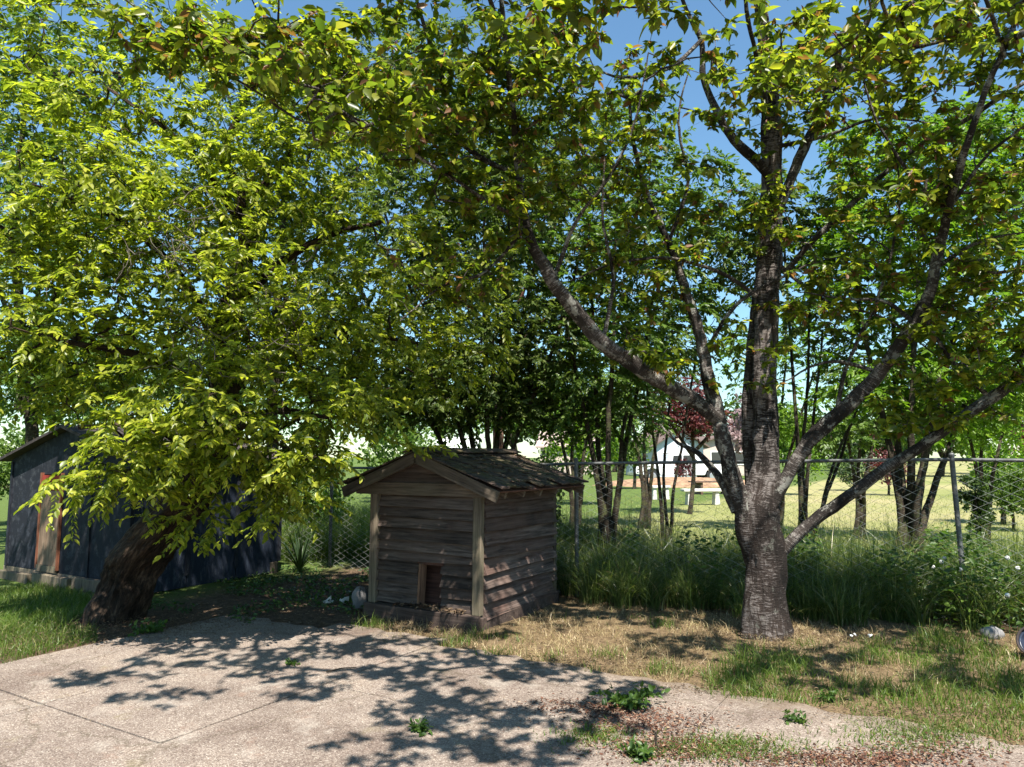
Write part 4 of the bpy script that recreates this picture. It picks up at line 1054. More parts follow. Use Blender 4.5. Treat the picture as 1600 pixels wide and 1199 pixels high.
# plants along the fence
def rosette(name, label, cat, base, n, L, width, mat, q, lean=(.3, 1.1), group=None, seg=4, curve=.5):
    """strap or sword leaves, each its own mesh"""
    root = empty(name, base); tag(root, label, cat, group)
    for i in range(n):
        az = i*2.4+q.uniform(-.3, .3); le = q.uniform(*lean); l = L*q.uniform(.6, 1.1)
        mb = MB(); vs = []; fs = []
        hx, hy = math.cos(az), math.sin(az); p = np.zeros(3); a = le*.6
        for s in range(seg+1):
            t = s/seg; w = width*(1-t**2.2)*(.6+.4*math.sin(min(1, t*2)*1.57))+.0008
            side = np.array((-hy, hx, 0))*w
            vs += [tuple(p+side+np.array((0, 0, w*.35))), tuple(p), tuple(p-side+np.array((0, 0, w*.35)))]
            a = min(2.4, le*.6+curve*t*le); p = p+np.array((hx*math.sin(a), hy*math.sin(a), math.cos(a)))*l/seg
        for s in range(seg):
            b = 3*s; fs += [(b, b+1, b+4, b+3), (b+1, b+2, b+5, b+4)]
        mb.add(vs, fs); mb.build('leaf', mat, root, smooth=True)
    return root
M['sword'] = leafmat('sword_leaf', [(0, (.02, .04, .015)), (1, (.055, .09, .03))], .2, obj=True)
M['weed'] = leafmat('weed_leaf', [(0, (.04, .09, .02)), (1, (.10, .17, .03))], .3, obj=True)
qq = random.Random(4)
rosette('sword_plant', 'dark spiky sword-leaved plant in the shade before the left fence post', 'plant', G(468, 893), 46, .62, .016, M['sword'], qq, (.25, 1.3), curve=.35)
def leafy_weed(label, base, n, L):
    """low weed: several sprawling stems, each with small leaves"""
    q = np.random.default_rng(int(abs(base[0])*1000)+n)
    root = empty('weed', base); tag(root, label, 'weed')
    pos = []; dr = []
    for i in range(n):
        az = i*2.4+q.uniform(-.4, .4); el = q.uniform(.08, .95); l = L*q.uniform(.4, 1.3)
        d = np.array((math.cos(az)*math.cos(el), math.sin(az)*math.cos(el), math.sin(el)))
        t = np.linspace(0, 1, 6)[:, None]; p = d*l*t; p[:, 2] = np.maximum(p[:, 2]-.35*l*t[:, 0]**2*math.cos(el), .002)
        v, f, bk = tube(p, np.linspace(.0016, .0006, 6), 4)
        link('stem', mesh_np('stem', v, f, np.full(len(f), 4), M['ivy2'], bk, True), root)
        m = q.integers(5, 10); k = q.uniform(.25, 1, m)
        pos.append(d*l*k[:, None]*np.array((1, 1, .85))); dr.append(q.normal(0, .8, (m, 3))+d*.5+np.array((0, 0, .1)))
    pos = np.concatenate(pos); dr = np.concatenate(dr); pos[:, 2] = np.maximum(pos[:, 2], .006)
    Ls = q.uniform(.25, .5, len(pos))*min(L, .12); X, Y, Z = leaf_frames(pos, dr, Ls, .5, q)
    tag(link('foliage', leaf_mesh('foliage', pos, X, Y, Z, Ls, 1.1, M['ivy2']), root), kind='stuff')
for (px, py, n, L, w, lab) in ((985, 1104, 40, .19, .017, 'leafy dark green weed growing where the patio meets bare soil'),
                               (1243, 1128, 14, .075, .013, 'small round green weed alone on the gritty slab'),
                               (655, 1142, 14, .085, .007, 'thin grassy weed tuft rising from a patio joint in leaf shadow'),
                               (455, 1040, 10, .07, .006, 'tiny grass tuft in the patio crack before the animal house'),
                               (230, 988, 22, .15, .014, 'green weed at the edge of the slab by the leaning trunk'),
                               (1295, 1090, 14, .07, .008, 'low weed rooted at the grass edge beyond the gritty slab'),
                               (1000, 1185, 20, .10, .010, 'yellow-green weed clump in the broken slab next to red bark')):
    leafy_weed(lab, G(px, py, .030), n, L)
# dandelion clocks
for i, (px, py, dd) in enumerate(((1458, 886, 6.95), (1471, 878, 7.0), (1476, 872, 7.1), (1500, 890, 6.8), (1574, 872, 6.6), (1590, 888, 6.5), (1574, 930, 6.3))):
    h = P(px, py, dd)
    root = empty('dandelion_clock', (h[0], h[1], 0)); tag(root, 'white dandelion seed head on a thin stem in the fence weeds', 'flower', 'dandelion clocks in the weeds')
    mb = MB(); mb.cyl((qq.uniform(-.04, .04), qq.uniform(-.03, .03), 0), (0, 0, h[2]), .0025, .002, 5); mb.build('stem', M['weed'], root)
    mb = MB()
    for k in range(90):
        d = Vector((qq.gauss(0, 1), qq.gauss(0, 1), qq.gauss(0, 1))).normalized(); x = d.orthogonal().normalized(); y = d.cross(x)
        e = d*.019; r = .005
        mb.add([(0, 0, h[2]), tuple(Vector((0, 0, h[2]))+e+x*r), tuple(Vector((0, 0, h[2]))+e-x*.5*r+y*r), tuple(Vector((0, 0, h[2]))+e-x*.5*r-y*r)], [(1, 2, 3), (0, 1, 2)])
    mb.build('seed_head', M['fluff'], root)

# ================================================================== grass
def blades(name, xy, h, w, lean, mat, q, label, cat, z0=0.0, seg=3, az=None):
    n = len(xy)
    az = q.random(n)*6.283 if az is None else az; la = np.abs(q.normal(lean, lean*.5, n))
    dx, dy = np.cos(az), np.sin(az)
    fa = q.random(n)*6.283; sx, sy = np.cos(fa), np.sin(fa)
    V_ = np.zeros((n, 2*seg+1, 3))
    for s in range(seg+1):
        t = s/seg
        off = h*la*t*t; zz = h*(t-.42*np.minimum(la, 1.5)*t**2.4)
        ww = w*(1-t*.75)
        x = xy[:, 0]+dx*off; y = xy[:, 1]+dy*off
        if s < seg:
            V_[:, 2*s] = np.stack([x+sx*ww, y+sy*ww, z0+zz], -1); V_[:, 2*s+1] = np.stack([x-sx*ww, y-sy*ww, z0+zz], -1)
        else: V_[:, 2*seg] = np.stack([x, y, z0+zz], -1)
    b = (np.arange(n)*(2*seg+1))[:, None]
    fl = []; sz = []
    quads = np.concatenate([b+np.array((2*s, 2*s+1, 2*s+3, 2*s+2)) for s in range(seg-1)], 1)
    tri = b+np.array((2*seg-2, 2*seg-1, 2*seg))
    flat = np.concatenate([quads, tri], 1).ravel()
    sizes = np.tile(np.array([4]*(seg-1)+[3]), n)
    o = link(name, mesh_np(name, V_.reshape(-1, 3), flat, sizes, mat)); tag(o, label, cat, None, 'stuff')
    return o
def uv_pts(n, u0, u1, v0, v1, q):
    u = q.uniform(u0, u1, n); v = q.uniform(v0, v1, n)
    return u, v
def to_xy(u, v): return u[:, None]*U[None]+v[:, None]*V[None]
def patchy(xy, s, seed):
    q = np.random.default_rng(seed); o = np.zeros(len(xy))
    for k in range(9):
        a = q.uniform(0, 6.28); f = s*q.uniform(.6, 2.6)
        o += np.sin((xy[:, 0]*math.cos(a)+xy[:, 1]*math.sin(a))*f+q.uniform(0, 6.28))
    return o/3
def fenceline(u): return np.interp(u, [-10.6, -6.5, -3.58, .2, 3.2], [7.55, 7.5, 7.37, 7.93, 8.05])
q = np.random.default_rng(77)
house_c = np.array(G(752.5, 985)[:2])-U*.66+V*.72
def off_house(xy, m=.78): 
    d = xy-house_c; return ~((np.abs(d@U) < m) & (np.abs(d@V) < m+.04))
# tall grass around and beyond the fence: arching tussocks
nc = 900
u, v = uv_pts(nc*3, -5.6, 4.5, 6.8, 10.4, q); xy = to_xy(u, v); fl = fenceline(u)
k = (v > fl-np.where(u > -.7, .02, .30)+q.normal(0, .06, len(u))) & (patchy(xy, 1.6, 1) > -.9) & off_house(xy, .95) & (xy[:, 0] > -2.4)
cx = xy[k][:nc]; cv = (v-fl)[k][:nc]
ch = np.clip((.66+.20*patchy(cx, 1.1, 2)+q.normal(0, .10, len(cx)))*np.clip(.80+cv*.4, .6, 1.2), .22, .95)
nb = 74; n = len(cx)*nb
base = np.repeat(cx, nb, 0); hh = np.repeat(ch, nb)*q.uniform(.45, 1.15, n)
az = q.random(n)*6.283; rr = np.abs(q.normal(0, .055, n))
bx = base+np.stack([np.cos(az), np.sin(az)], -1)*rr[:, None]
blades('tall_grass', bx, hh, q.uniform(.0028, .0062, n), .75, M['grassT'], q, 'tall shaded grass growing through and beyond the wire fence', 'grass', seg=5, az=az+q.normal(0, .5, n))
# sunlit grass and weeds beyond the left part of the fence
u, v = uv_pts(46000, -12, -3.5, 7.4, 15, q); xy = to_xy(u, v); k = (xy[:, 0] < -.2) & (patchy(xy, 2, 3) > -.8) & (v > 7.7); xy = xy[k]
blades('meadow_grass', xy, q.uniform(.2, .85, len(xy)), q.uniform(.003, .007, len(xy)), .55, M['grass'], q, 'sunlit yellow-green meadow grass beyond the fence left of the animal house', 'grass', seg=3)
# dry strip round the cherry
u, v = uv_pts(70000, -4.6, 4.2, 4.75, 7.7, q); xy = to_xy(u, v); pz = patchy(xy, 2.0, 5)
k = (v < fenceline(u)-.2) & (v > 4.93+.12*patchy(xy, 4, 9)) & off_house(xy) & (pz < .65+q.normal(0, .25, len(u))) & (patchy(xy, 5, 41) > -.75)
x1_ = xy[k]
blades('dry_grass', x1_, np.clip(q.gamma(2.2, .022, len(x1_)), .015, .16), q.uniform(.0013, .0028, len(x1_)), 1.2, M['grassD'], q, 'short dry straw-coloured grass around the cherry trunk', 'grass', seg=2)
u, v = uv_pts(70000, -4.7, 4.2, 4.6, 7.6, q); xy = to_xy(u, v); pz = patchy(xy, 2.0, 5)
k = (v < fenceline(u)-.15) & (v > 4.84+.14*patchy(xy, 4, 9)) & off_house(xy) & (pz+.6*np.clip(u+.5, -1, 1.6)+.5*(v < 5.5)+.5*patchy(xy, 6, 19) > .42+q.normal(0, .25, len(u)))
x1_ = xy[k]
blades('lawn_grass', x1_, q.uniform(.04, .20, len(x1_))*np.clip(.75+.3*patchy(x1_, 3, 44), .4, 1.4), q.uniform(.0018, .0038, len(x1_)), .65, M['grass'], q, 'ragged green lawn grass along the rear edge of the patio', 'grass', seg=3)
# left lawn
u, v = uv_pts(46000, -9.6, -5.9, 1.2, 5.8, q); xy = to_xy(u, v); pz = patchy(xy, 2.2, 6)
k = (u < -6.12+.10*patchy(xy, 6, 8)) & (xy[:, 0] < -.565*xy[:, 1]+.12*patchy(xy, 4, 18)) & (pz > -.55-.4*np.clip(-6.6-u, -1, 2)+q.normal(0, .2, len(u))) & (np.hypot(xy[:, 0]-lb[0], xy[:, 1]-lb[1]) > .42)
x1_ = xy[k]
blades('side_lawn', x1_, q.uniform(.04, .14, len(x1_)), q.uniform(.0018, .0035, len(x1_)), .7, M['grass'], q, 'sunny green grass between the shed and the patio corner', 'grass', seg=3)
# far lawn tufts
n = 26000; yy = q.uniform(11, 30, n); xx = q.uniform(-.1, .85, n)*yy; xy = np.stack([xx, yy], -1)
blades('far_lawn', xy, q.uniform(.03, .09, n), q.uniform(.004, .009, n), .6, M['grassL'], q, 'open sunlit lawn beyond the tall grass', 'grass', seg=2)
# grass and weeds in the patio joints
pj = []
for uu in [-6.1+1.2*i for i in range(8)]:
    n = 420; vv = q.uniform(.6, 4.98, n); kk = np.sin(vv*2.3+uu*5)+np.sin(vv*5.1+uu) > .45; pj.append(to_xy(uu+q.normal(0, .008, kk.sum()), vv[kk]))
for vv in [-3.5+1.2*i for i in range(4, 7)]:
    n = 800; uu = q.uniform(-6.1, 3.5, n); kk = np.sin(uu*2.1+vv*5)+np.sin(uu*4.7+vv) > .35; pj.append(to_xy(uu[kk], vv+q.normal(0, .008, kk.sum())))
pj = np.concatenate(pj)
blades('joint_grass', pj, q.uniform(.012, .05, len(pj)), q.uniform(.0012, .0025, len(pj)), .9, M['grassD'], q, 'sparse dry grass growing in the patio joints', 'grass', z0=.005, seg=2)

def scatter_flat(name, xy, z, Lr, wide, mat, q, label, cat, tilt=.35, up=.12):
    n = len(xy)
    pos = np.concatenate([xy, np.full((n, 1), z)+q.uniform(0, .012, (n, 1))], 1)
    d = norm(q.normal(0, 1, (n, 3))*np.array((1, 1, up))); L = q.uniform(*Lr, n)
    X, Y, Z = leaf_frames(pos, d, L, tilt, q)
    o = link(name, leaf_mesh(name, pos, X, Y, Z, L, wide, mat)); tag(o, label, cat, None, 'stuff')
# red bark chips and litter on the right of the patio
def blob_xy(px, py, rx, ry, n):
    c = G(px, py)[:2]; a = q.normal(size=(n, 2))*.5
    m = G(px+rx, py)[:2]-c; k = c-G(px, py+ry)[:2]
    return c+a[:, :1]*m+a[:, 1:]*k
xy = np.concatenate([blob_xy(1000, 1140, 120, 30, 1500), blob_xy(1050, 1180, 130, 26, 1500), blob_xy(1330, 1200, 190, 20, 1900), blob_xy(950, 1118, 50, 16, 700), blob_xy(870, 1112, 70, 14, 350), blob_xy(1480, 1180, 130, 30, 600)])
scatter_flat('bark_chips', xy, .036, (.006, .028), .9, M['chip'], q, 'scattered red-brown bark chips over the broken right slab', 'bark chips')
xy = np.concatenate([blob_xy(1130, 1180, 120, 24, 1800), blob_xy(930, 1160, 70, 20, 700), blob_xy(1450, 1160, 150, 30, 1500)])
blades('slab_weeds', xy, q.uniform(.015, .05, len(xy)), q.uniform(.002, .004, len(xy)), 1.0, M['grass'], q, 'low yellow-green weeds spreading among the bark chips', 'weeds', z0=.03, seg=2)
n = 5200; uu = q.uniform(-6.3, 3.6, n); vv = q.uniform(.8, 5.0, n); xy = to_xy(uu, vv); k = patchy(xy, 2.4, 15)+.5*(vv > 4.3) > .1
scatter_flat('patio_litter', xy[k], .036, (.004, .016), .8, M['litter'], q, 'fine dry petals and leaf crumbs strewn over the patio', 'leaf litter')
n = 9000; uu = q.uniform(-9, 3.8, n); vv = q.uniform(4.9, 7.6, n); xy = to_xy(uu, vv); k = (vv < fenceline(uu)+.1) & off_house(xy)
scatter_flat('ground_litter', xy[k], .012, (.010, .036), .7, M['litter'], q, 'brown leaf litter on the shaded soil under the trees', 'leaf litter')
xy = np.concatenate([blob_xy(200, 985, 150, 26, 2600), blob_xy(90, 1010, 120, 20, 700), blob_xy(300, 975, 120, 16, 900), blob_xy(420, 965, 160, 14, 1000), blob_xy(1200, 1000, 150, 20, 1500), blob_xy(950, 1040, 120, 16, 900), blob_xy(1120, 1085, 160, 10, 700), blob_xy(1450, 1125, 200, 14, 700)])
scatter_flat('edge_litter', xy, .034, (.006, .026), .6, M['litter'], q, 'dry brown leaves and bark crumbs around the trunks and patio edge', 'leaf litter')
n = 9000; uu = q.uniform(-9.2, -4.6, n); vv = q.uniform(4.6, 8.2, n); xy = to_xy(uu, vv); k = (patchy(xy, 3, 12) > -.1) & off_house(xy)
xyk = xy[k]
scatter_flat('ground_cover', xyk, .03, (.02, .06), 1.1, M['ivy'], q, 'low dark green ground cover in the shade between shed and animal house', 'ground cover', .5, .5)

n = 26000; uu = q.uniform(-3.3, 3.4, n); vv = fenceline(uu)+q.uniform(-.12, 1.6, n); xy = to_xy(uu, vv)
pl = patchy(xy, 5, 31); k = pl+.45*np.clip(uu+.6, -1.5, 1.6) > .25; xy = xy[k]; pl = pl[k]
zz = q.random(len(xy))**.8*np.clip(.45+.25*pl, .15, .85)
pos = np.concatenate([xy, zz[:, None]], 1); d_ = norm(q.normal(0, 1, (len(xy), 3))*np.array((1, 1, .35))); L_ = q.uniform(.03, .08, len(xy)); X_, Y_, Z_ = leaf_frames(pos, d_, L_, .5, q)
o = link('fence_weeds', leaf_mesh('fence_weeds', pos, X_, Y_, Z_, L_, 1.15, M['ivy2'])); tag(o, 'broad-leaved green weeds crowding the fence by the leaning post', 'weeds', None, 'stuff')
# ================================================================== things lying about
def rock(name, label, loc, size, mat, seed, cat='stone', rz=0.0):
    q = np.random.default_rng(seed); mb = MB(); n, m = 14, 9
    ph = q.uniform(0, 6.28, 8)
    vs = []; fs = []
    for j in range(m+1):
        t = math.pi*j/m
        for i in range(n):
            a = 2*math.pi*i/n
            r = 1+.14*math.sin(2*a+ph[0])*math.sin(t*2+ph[1])+.10*math.sin(3*a+ph[2]+2*t)+.06*math.sin(5*a+ph[3]+3*t)
            vs.append((size[0]*r*math.sin(t)*math.cos(a), size[1]*r*math.sin(t)*math.sin(a), size[2]*(.75-r*.95*math.cos(math.pi-t))))
    for j in range(m):
        for i in range(n): fs.append((j*n+i, j*n+(i+1) % n, (j+1)*n+(i+1) % n, (j+1)*n+i))
    mb.add(vs, [tuple(reversed(f)) for f in fs])
    o = mb.build(name, mat, None, True, loc=loc, rot=(0, 0, rz)); tag(o, label, cat)
    return o
g_ = G(560, 952); rock('standing_stone', 'rounded grey stone leaning against the animal house corner post', (g_[0], g_[1]+.05, 0), (.085, .05, .12), M['stone'], 3, rz=.4)
def shards(name, label, cat, loc, n, s, mat, seed):
    q = random.Random(seed); root = empty(name, loc); tag(root, label, cat)
    for i in range(n):
        mb = MB(); k = 6; l = s*q.uniform(.6, 1.2); top_ = []; 
        for a in range(k):
            t = 2*math.pi*a/k; rr = l*q.uniform(.55, 1)
            top_.append((rr*math.cos(t), .55*rr*math.sin(t), .35*rr*math.cos(t)**2))
        mb.add(top_+[(x, y, z-.008) for x, y, z in top_], [tuple(range(k)), tuple(range(2*k-1, k-1, -1))]+[(a, k+a, k+(a+1) % k, (a+1) % k) for a in range(k)])
        mb.build('shard', mat, root, loc=(q.uniform(-.12, .12), q.uniform(-.05, .05), .03+.02*i/n), rot=(q.uniform(-.9, .9), q.uniform(-.7, .7), q.uniform(0, 6)))
shards('broken_pot', 'pale broken pot shards lying on dark ground beside the grey stone', 'pot', G(520, 946), 7, .06, M['concrete'], 2)
shards('litter_scrap', 'small crumpled white scrap on the dry grass right of the cherry trunk', 'litter', G(1342, 1000, .03), 4, .028, M['white'], 5)
g_ = G(1551, 996); rock('pale_block', 'pale weathered stone half sunk in weeds below the leaning fence post', (g_[0], g_[1], -.02), (.09, .06, .065), M['stone'], 9)
# glazed pot at the right edge
g_ = G(1626, 1010, .10); root = empty('garden_pot', g_); root.rotation_euler = (R(12), R(-62), R(20)); tag(root, 'dark blue glazed pot with a pale rim in the grass by the fence', 'pot')
mb = MB(); mb.lathe([(.075, -.10), (.105, -.05), (.118, .03), (.115, .09), (.108, .11), (.095, .09), (.085, -.02)], 24); mb.build('body', M['pot'], root, smooth=True)
mb = MB(); mb.lathe([(.109, .106), (.122, .112), (.123, .124), (.115, .128), (.107, .121), (.109, .106)], 24, caps=False); mb.build('rim', M['roofdark'], root, smooth=True)
for (a, b, lab) in ((( 1018, 1140), (1035, 1178), 'thin bent stick lying on the red bark chips'), ((510, 1050), (555, 1042), 'short twig on the patio in front of the animal house')):
    A_, B_ = G(*a, .045), G(*b, .045)
    pts = np.array([A_+(B_-A_)*t+np.array((.012*math.sin(t*7), 0, .006*math.sin(t*4))) for t in np.linspace(0, 1, 8)])
    v, f, bk = tube(pts, np.linspace(.006, .003, 8), 6); o = link('fallen_twig', mesh_np('fallen_twig', v, f, np.full(len(f), 4), M['barkB'], bk, True)); tag(o, lab, 'twig')
# red tuft at the foot of the grass
rosette('red_tuft', 'small reddish leaf tuft on the ground right of the cherry trunk', 'plant', G(1255, 965), 16, .07, .012, M['leafR'], qq, (.4, 1.4))

# ================================================================== far lawn, benches, vehicles, houses
def bench(px, ytop, dep, w, lab, rz=.1):
    c = P(px, ytop, dep); root = empty('garden_bench', (c[0], c[1], 0), rz); tag(root, lab, 'bench')
    h = c[2]
    mb = MB(); mb.box(-w/2, w/2, -.2, .2, h-.09, h); mb.build('seat', M['concrete'], root, bevel=.02)
    for s in (-1, 1):
        mb = MB(); mb.prism([(s*w*.34-.09, 0), (s*w*.34+.09, 0), (s*w*.34+.06, h-.092), (s*w*.34-.06, h-.092)], -.15, .15); mb.build('leg', M['concrete'], root, bevel=.015)
bench(1097, 764, 24, 1.35, 'white stone garden bench on the lawn close left of the cherry trunk')
bench(1030, 759, 27, .75, 'shorter white stone bench seen behind the thin bare stems', .3)
c = P(1112, 752, 31); root = empty('picnic_table', (c[0], c[1], 0), .2); tag(root, 'low brown wooden picnic table on the far lawn behind the white bench', 'table')
h = max(.45, c[2])
for i in range(4):
    mb = MB(); mb.box(-.9, .9, -.36+i*.185, -.36+i*.185+.17, h-.05, h); mb.build('top_plank', M['browntable'], root)
for sx in (-.6, .6):
    mb = MB(); mb.prism([(sx-.05, 0), (sx+.05, 0), (sx+.05, h-.052), (sx-.05, h-.052)], -.3, .3); mb.build('leg', M['browntable'], root)
# low mulch mound
mb = MB(); n = 30; vs = []; fs = []
c0 = P(1070, 745, 40)
for j in range(5):
    for i in range(n):
        a = 2*math.pi*i/n; rr = (1, .8, .55, .3, .02)[j]; wob = 1+.12*math.sin(3*a)+.07*math.sin(7*a)
        vs.append((c0[0]+4.6*rr*wob*math.cos(a), c0[1]+2.2*rr*wob*math.sin(a), (-.05, .22, .36, .42, .44)[j]+.04*math.sin(5*a+j)))
for j in range(4):
    for i in range(n): fs.append((j*n+i, j*n+(i+1) % n, (j+1)*n+(i+1) % n, (j+1)*n+i))
fs.append(tuple(4*n+i for i in range(n)))
mb.add(vs, fs); o = mb.build('planting_bed', M['mulch'], None, True); tag(o, kind='structure')

def pickup(px, dep, label, rz):
    c = P(px, 715, dep); root = empty('pickup_truck', (c[0], c[1], 0), rz); tag(root, label, 'truck')
    body = [(-2.9, .55), (-2.85, 1.08), (-1.0, 1.10), (-.95, 1.12), (-.75, 1.78), (.75, 1.80), (1.35, 1.15), (2.65, 1.02), (2.85, .8), (2.85, .48), (2.45, .45), (2.3, .78), (1.95, .92), (1.6, .78), (1.45, .45), (-1.35, .45), (-1.5, .78), (-1.85, .92), (-2.2, .78), (-2.35, .45)]
    mb = MB(); mb.prism(body, -.95, .95); b = mb.build('body', M['white'], root, bevel=.03)
    for s in (-1, 1):
        y = s*.955
        for poly in ([(-.6, 1.18), (-.52, 1.66), (.02, 1.68), (.02, 1.18)], [(.1, 1.18), (.1, 1.68), (.68, 1.68), (1.15, 1.18)]):
            mb = MB(); mb.prism(poly, min(y, y+s*.008), max(y, y+s*.008)); mb.build('window', M['glass'], root)
        mb = MB(); mb.box(-.1, .02, min(y, y+s*.03), max(y, y+s*.03), 1.02, 1.06); mb.build('door_handle', M['chrome'], root)
        for xw in (1.95, -1.85):
            mb = MB(); mb.cyl((xw, s*.72, .40), (xw, s*.98, .40), .40, .40, 20); w = mb.build('wheel', M['tyre'], root)
            mb = MB(); mb.cyl((xw, s*.975, .40), (xw, s*.99, .40), .24, .20, 14); mb.build('rim', M['chrome'], w)
    mb = MB(); mb.box(-3.0, -2.88, -.9, .9, .45, .62); mb.box(2.84, 2.95, -.9, .9, .42, .6); mb.build('bumper', M['chrome'], root)
pickup(1058, 46, 'white pickup truck parked on the far side of the lawn', R(4))
def house(name, label, c, rz, w, d, h, hr, wall, roofm, opens, vent=False):
    root = empty(name, (c[0], c[1], 0), rz); tag(root, label, 'house')
    mb = MB(); mb.prism([(-w/2, -.1), (w/2, -.1), (w/2, h), (0, hr), (-w/2, h)], -d/2, d/2); mb.build('wall', wall, root)
    for s in (-1, 1):
        e = w/2+.4; z1 = hr+.05-(hr-h)/(w/2)*e
        pts = [(0, hr+.05), (s*e, z1), (s*e, z1+.12), (0, hr+.17)]
        if s < 0: pts = pts[::-1]
        mb = MB(); mb.prism(pts, -d/2-.4, d/2+.4); mb.build('roof', roofm, root)
    for (x0, x1, z0, z1, mt) in opens:
        mb = MB(); mb.box(x0-.08, x1+.08, -d/2-.05, -d/2-.002, z0-.08, z1+.08); f = mb.build('window_frame', M['white'], root)
        mb = MB(); mb.box(x0, x1, -d/2-.062, -d/2-.052, z0, z1); mb.build('pane', M[mt], f)
    if vent:
        mb = MB(); mb.cyl((0, -d/2-.03, hr-.75), (0, -d/2-.002, hr-.75), .38, .38, 20); mb.build('gable_vent', M['wallB'], root)
    return root
c = P(1035, 715, 62); house('far_house', 'pale blue gabled house with a round vent behind the white pickup', c, R(8), 4.0, 8, 2.5, 3.75, M['wallA'], M['roofA'], [(-.2, 1.5, .2, 2.0, 'white'), (-1.4, -.9, 1.3, 1.9, 'glass')], True)
c = P(1103, 715, 66); house('far_house', 'low tan house with brown roof beside the pale blue gable', c, R(8), 6.6, 7, 2.4, 3.3, M['wallB'], M['roofA'], [(-1, 0, 1, 2, 'glass'), (1, 2, 1, 2, 'glass')])
c = P(890, 715, 70); house('far_house', 'distant house with pinkish roof seen left of the thin-stemmed tree', c, R(80), 5, 5, 2.6, 3.9, M['wallB'], M['roofP'], [(-2, -1, 1, 2, 'glass'), (1, 2, 1, 2, 'glass')])
c = P(716, 715, 58); house('far_house', 'white outbuilding with bright roof glimpsed above the shake roof', c, R(85), 2.4, 2.6, 2.2, 3.0, M['white'], M['white'], [(-.8, .2, .9, 1.7, 'glass')])

def far_tree(name, label, px, dep, wpx, hpx, leafm, seed, group=None, barkm=None, n=1500, leaf=None, cat='tree', ybase=None):
    """crown as many separate leaf faces round clumps, on a trunk with limbs"""
    q = np.random.default_rng(seed)
    b = P(px, 715, dep); b[2] = 0
    root = empty(name, b); tag(root, label, cat, group)
    w = wpx*dep/FPX; h = hpx*dep/FPX+CAM_H
    pts = np.array([(0, 0, -.1), (.02*w, 0, h*.2), (-.01*w, 0, h*.45), (.02*w, .0, h*.8)]); r = np.array([.028, .022, .016, .006])*h
    c_ = catmull(np.concatenate([pts, r[:, None]], 1), h/14)
    v, f, bk = tube(c_[:, :3], c_[:, 3], 7, .08, seed); link('trunk', mesh_np('trunk', v, f, np.full(len(f), 4), barkm or M['barkB'], bk, True), root)
    k = 26
    cc = norm(q.normal(size=(k, 3)))*(q.random(k)[:, None]**.4)*np.array((w*.42, w*.42, h*.36))+np.array((0, 0, h*.58)); cr = q.uniform(.10, .22, k)*min(w, h)
    for i in range(0, k, 5):
        p = catmull(np.array([(0, 0, h*.25), cc[i]*np.array((.5, .5, .8)), cc[i]]), h/10); v, f, bk = tube(p, np.linspace(.01, .002, len(p))*h, 5, 0, i)
        link('limb', mesh_np('limb', v, f, np.full(len(f), 4), barkm or M['barkB'], bk, True), root)
    idx = q.integers(0, k, n); pos = cc[idx]+norm(q.normal(size=(n, 3)))*cr[idx][:, None]*(q.random(n)[:, None]**.35); pos[:, 2] = np.maximum(pos[:, 2], .1)
    L = (leaf or .012*dep**.85)*q.uniform(.6, 1.3, n); X, Y, Z = leaf_frames(pos, norm(q.normal(size=(n, 3))), L, .8, q)
    tag(link('crown', leaf_mesh('crown', pos, X, Y, Z, L, 1.2, leafm), root), kind='stuff')
spec = [(-120, 60, 286, 210, 'leafD'), (80, 50, 275, 197, 'leafF'), (300, 64, 286, 197, 'leafD'), (500, 45, 286, 170, 'leafF'), (640, 80, 253, 170, 'leafD'), (800, 50, 286, 170, 'leafF'), (860, 95, 187, 102, 'leafD'),
        (960, 78, 187, 122, 'leafD'), (1130, 90, 187, 102, 'leafD'), (1210, 70, 143, 75, 'leafF'), (1300, 85, 154, 67, 'leafD'), (1390, 75, 165, 72, 'leafD'), (1470, 60, 165, 91, 'leafF'), (1600, 66, 209, 129, 'leafD'), (1740, 60, 220, 156, 'leafF')]
whr = ['beyond the shed wall', 'behind the shed roof', 'behind the leaning trunk crown', 'beyond the meadow grass left of the animal house', 'behind the white outbuilding', 'behind the many-stemmed tree', 'behind the pinkish roof',
       'left of the pale blue house', 'behind the tan house', 'right behind the main cherry stem', 'seen between cherry stem and rising right limb', 'above the low dark red shrub', 'behind the four dark trunks', 'behind the lime green shrub', 'past the end of the fence']
for i, (px, dep, w, h, lm) in enumerate(spec):
    lab = ('light green' if lm == 'leafF' else 'dark green')+' distant tree '+whr[i]
    far_tree('distant_tree', lab, px, dep, w, h, M[lm], 200+i, 'distant trees along the horizon', n=4200)
far_tree('blossoming_tree', 'pale pinkish tree in the distance behind the cherry stems', 1172, 52, 70, 105, M['leafP'], 301, n=1500)
far_tree('bright_shrub', 'bright lime green shrub on the lawn behind the leaning fence post', 1560, 17, 130, 52, M['leafY'], 302, n=2600, leaf=.10, cat='shrub')
far_tree('red_shrub', 'dark red shrub at the lawn edge beside the lime green shrub', 1620, 21, 90, 95, M['leafR'], 303, n=1800, leaf=.11, cat='shrub')
far_tree('red_shrub', 'low dark red shrub on the lawn seen just above the fence rail', 1385, 30, 70, 18, M['leafR'], 304, n=1200, leaf=.12, cat='shrub')
far_tree('green_bush', 'round green bush in brown mulch at the right of the lawn', 1575, 15.5, 90, -12, M['leafF'], 305, n=2200, leaf=.075, cat='shrub')
far_tree('red_shrub', 'red flowering shrub in front of the white pickup', 1066, 43, 34, -2, M['leafR'], 306, n=900, leaf=.14, cat='shrub')
far_tree('green_bush', 'dark green bush beside the fence behind the leaning post', 1520, 11.5, 60, -14, M['leafD'], 307, n=1800, leaf=.06, cat='shrub')
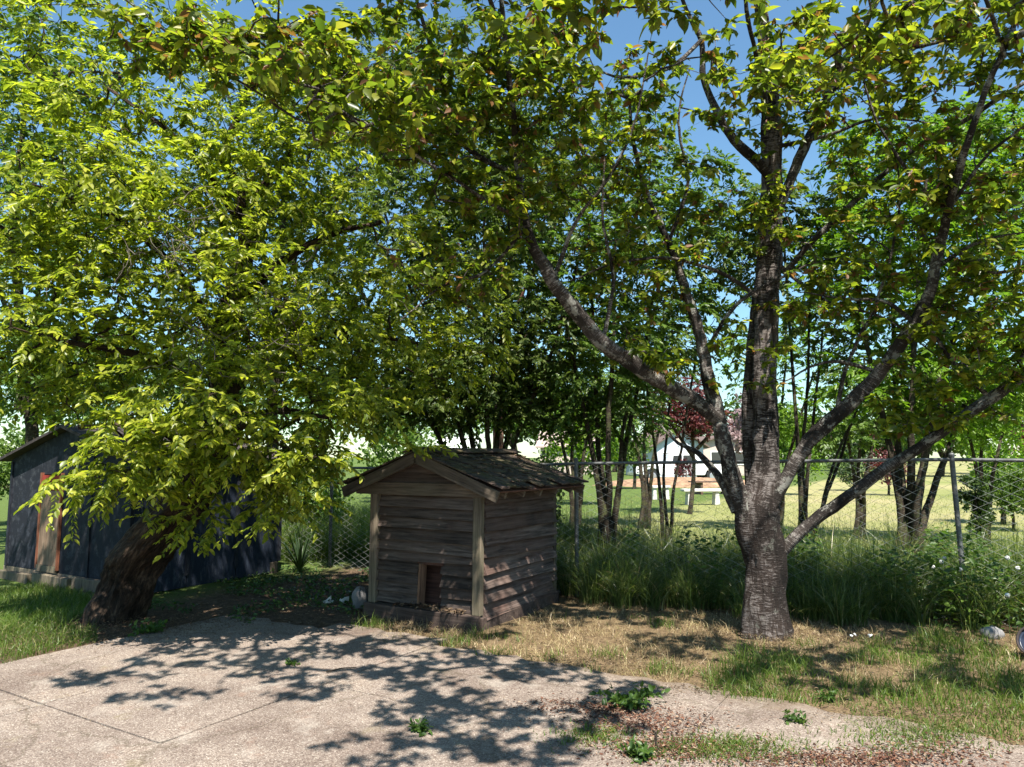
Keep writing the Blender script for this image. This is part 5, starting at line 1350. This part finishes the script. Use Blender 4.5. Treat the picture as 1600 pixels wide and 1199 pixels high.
far_tree('green_bush', 'grey-green bush beyond the lawn between the dark saplings', 1330, 34, 90, 14, M['leafD'], 308, n=1500, leaf=.13, cat='shrub')
far_tree('green_bush', 'sunny yellow-green bush right of the cherry trunk on the far lawn', 1255, 30, 70, 40, M['leafY'], 309, n=1500, leaf=.13, cat='shrub')
far_tree('green_bush', 'sunlit bush beyond the fence left of the animal house', 480, 13.5, 170, 10, M['leafY'], 310, n=2600, leaf=.085, cat='shrub')
far_tree('green_bush', 'leafy bush close behind the animal house', 830, 11, 120, 10, M['leafB'], 311, n=2200, leaf=.075, cat='shrub')

far_tree('green_bush', 'tall light green bush glimpsed between the thin stems', 905, 24, 150, 95, M['leafY'], 312, n=3000, leaf=.14, cat='shrub')
far_tree('green_bush', 'large shaded bush far behind the animal house roof', 640, 26, 190, 80, M['leafF'], 313, n=3200, leaf=.15, cat='shrub')
far_tree('green_bush', 'broad green bush on the lawn behind the garden shed', 30, 17, 200, 60, M['leafF'], 314, n=3000, leaf=.11, cat='shrub')
far_tree('green_bush', 'green bush on the far lawn right beside the plum tree', 990, 36, 80, 62, M['leafF'], 315, n=2200, leaf=.15, cat='shrub')
# dead grey twigs hanging in the leaning tree
def dead_twigs(root, spots, seed):
    q = np.random.default_rng(seed); V_, F_, B_ = [], [], []; o = 0; off = np.array(root.location)
    for (px, py, dep, r, n) in spots:
        c0 = P(px, py, dep)
        for i in range(n):
            p = c0+q.normal(0, r, 3); d = norm(q.normal(0, 1, 3)+np.array((0, -.3, -.7))); pts = [p]
            for k in range(7):
                d = norm(d+q.normal(0, .35, 3)+np.array((0, 0, -.12))); p = p+d*q.uniform(.03, .075); pts.append(p)
            v, f, b = tube(np.array(pts), np.linspace(.0042, .0015, 8), 4, 0, i); V_.append(v); F_.append(f+o); B_.append(b); o += len(v)
    f = np.concatenate(F_); tag(link('dead_twigs', mesh_np('dead_twigs', np.concatenate(V_)-off, f, np.full(len(f), 4), M['barkDead'], np.concatenate(B_), True), root), kind='stuff')
M['barkDead'] = barkmat('dead_twig_bark', (.10, .085, .07), (.20, .17, .145), (.34, .31, .28), .4, True)
dead_twigs(leaning, [(250, 370, DL-1.5, .22, 46), (310, 520, DL-1.5, .12, 14), (430, 545, DL-1.3, .15, 14), (330, 545, DL-1.5, .08, 10), (60, 330, DL-1.3, .2, 16), (390, 420, DL-1.2, .2, 14)], 5)
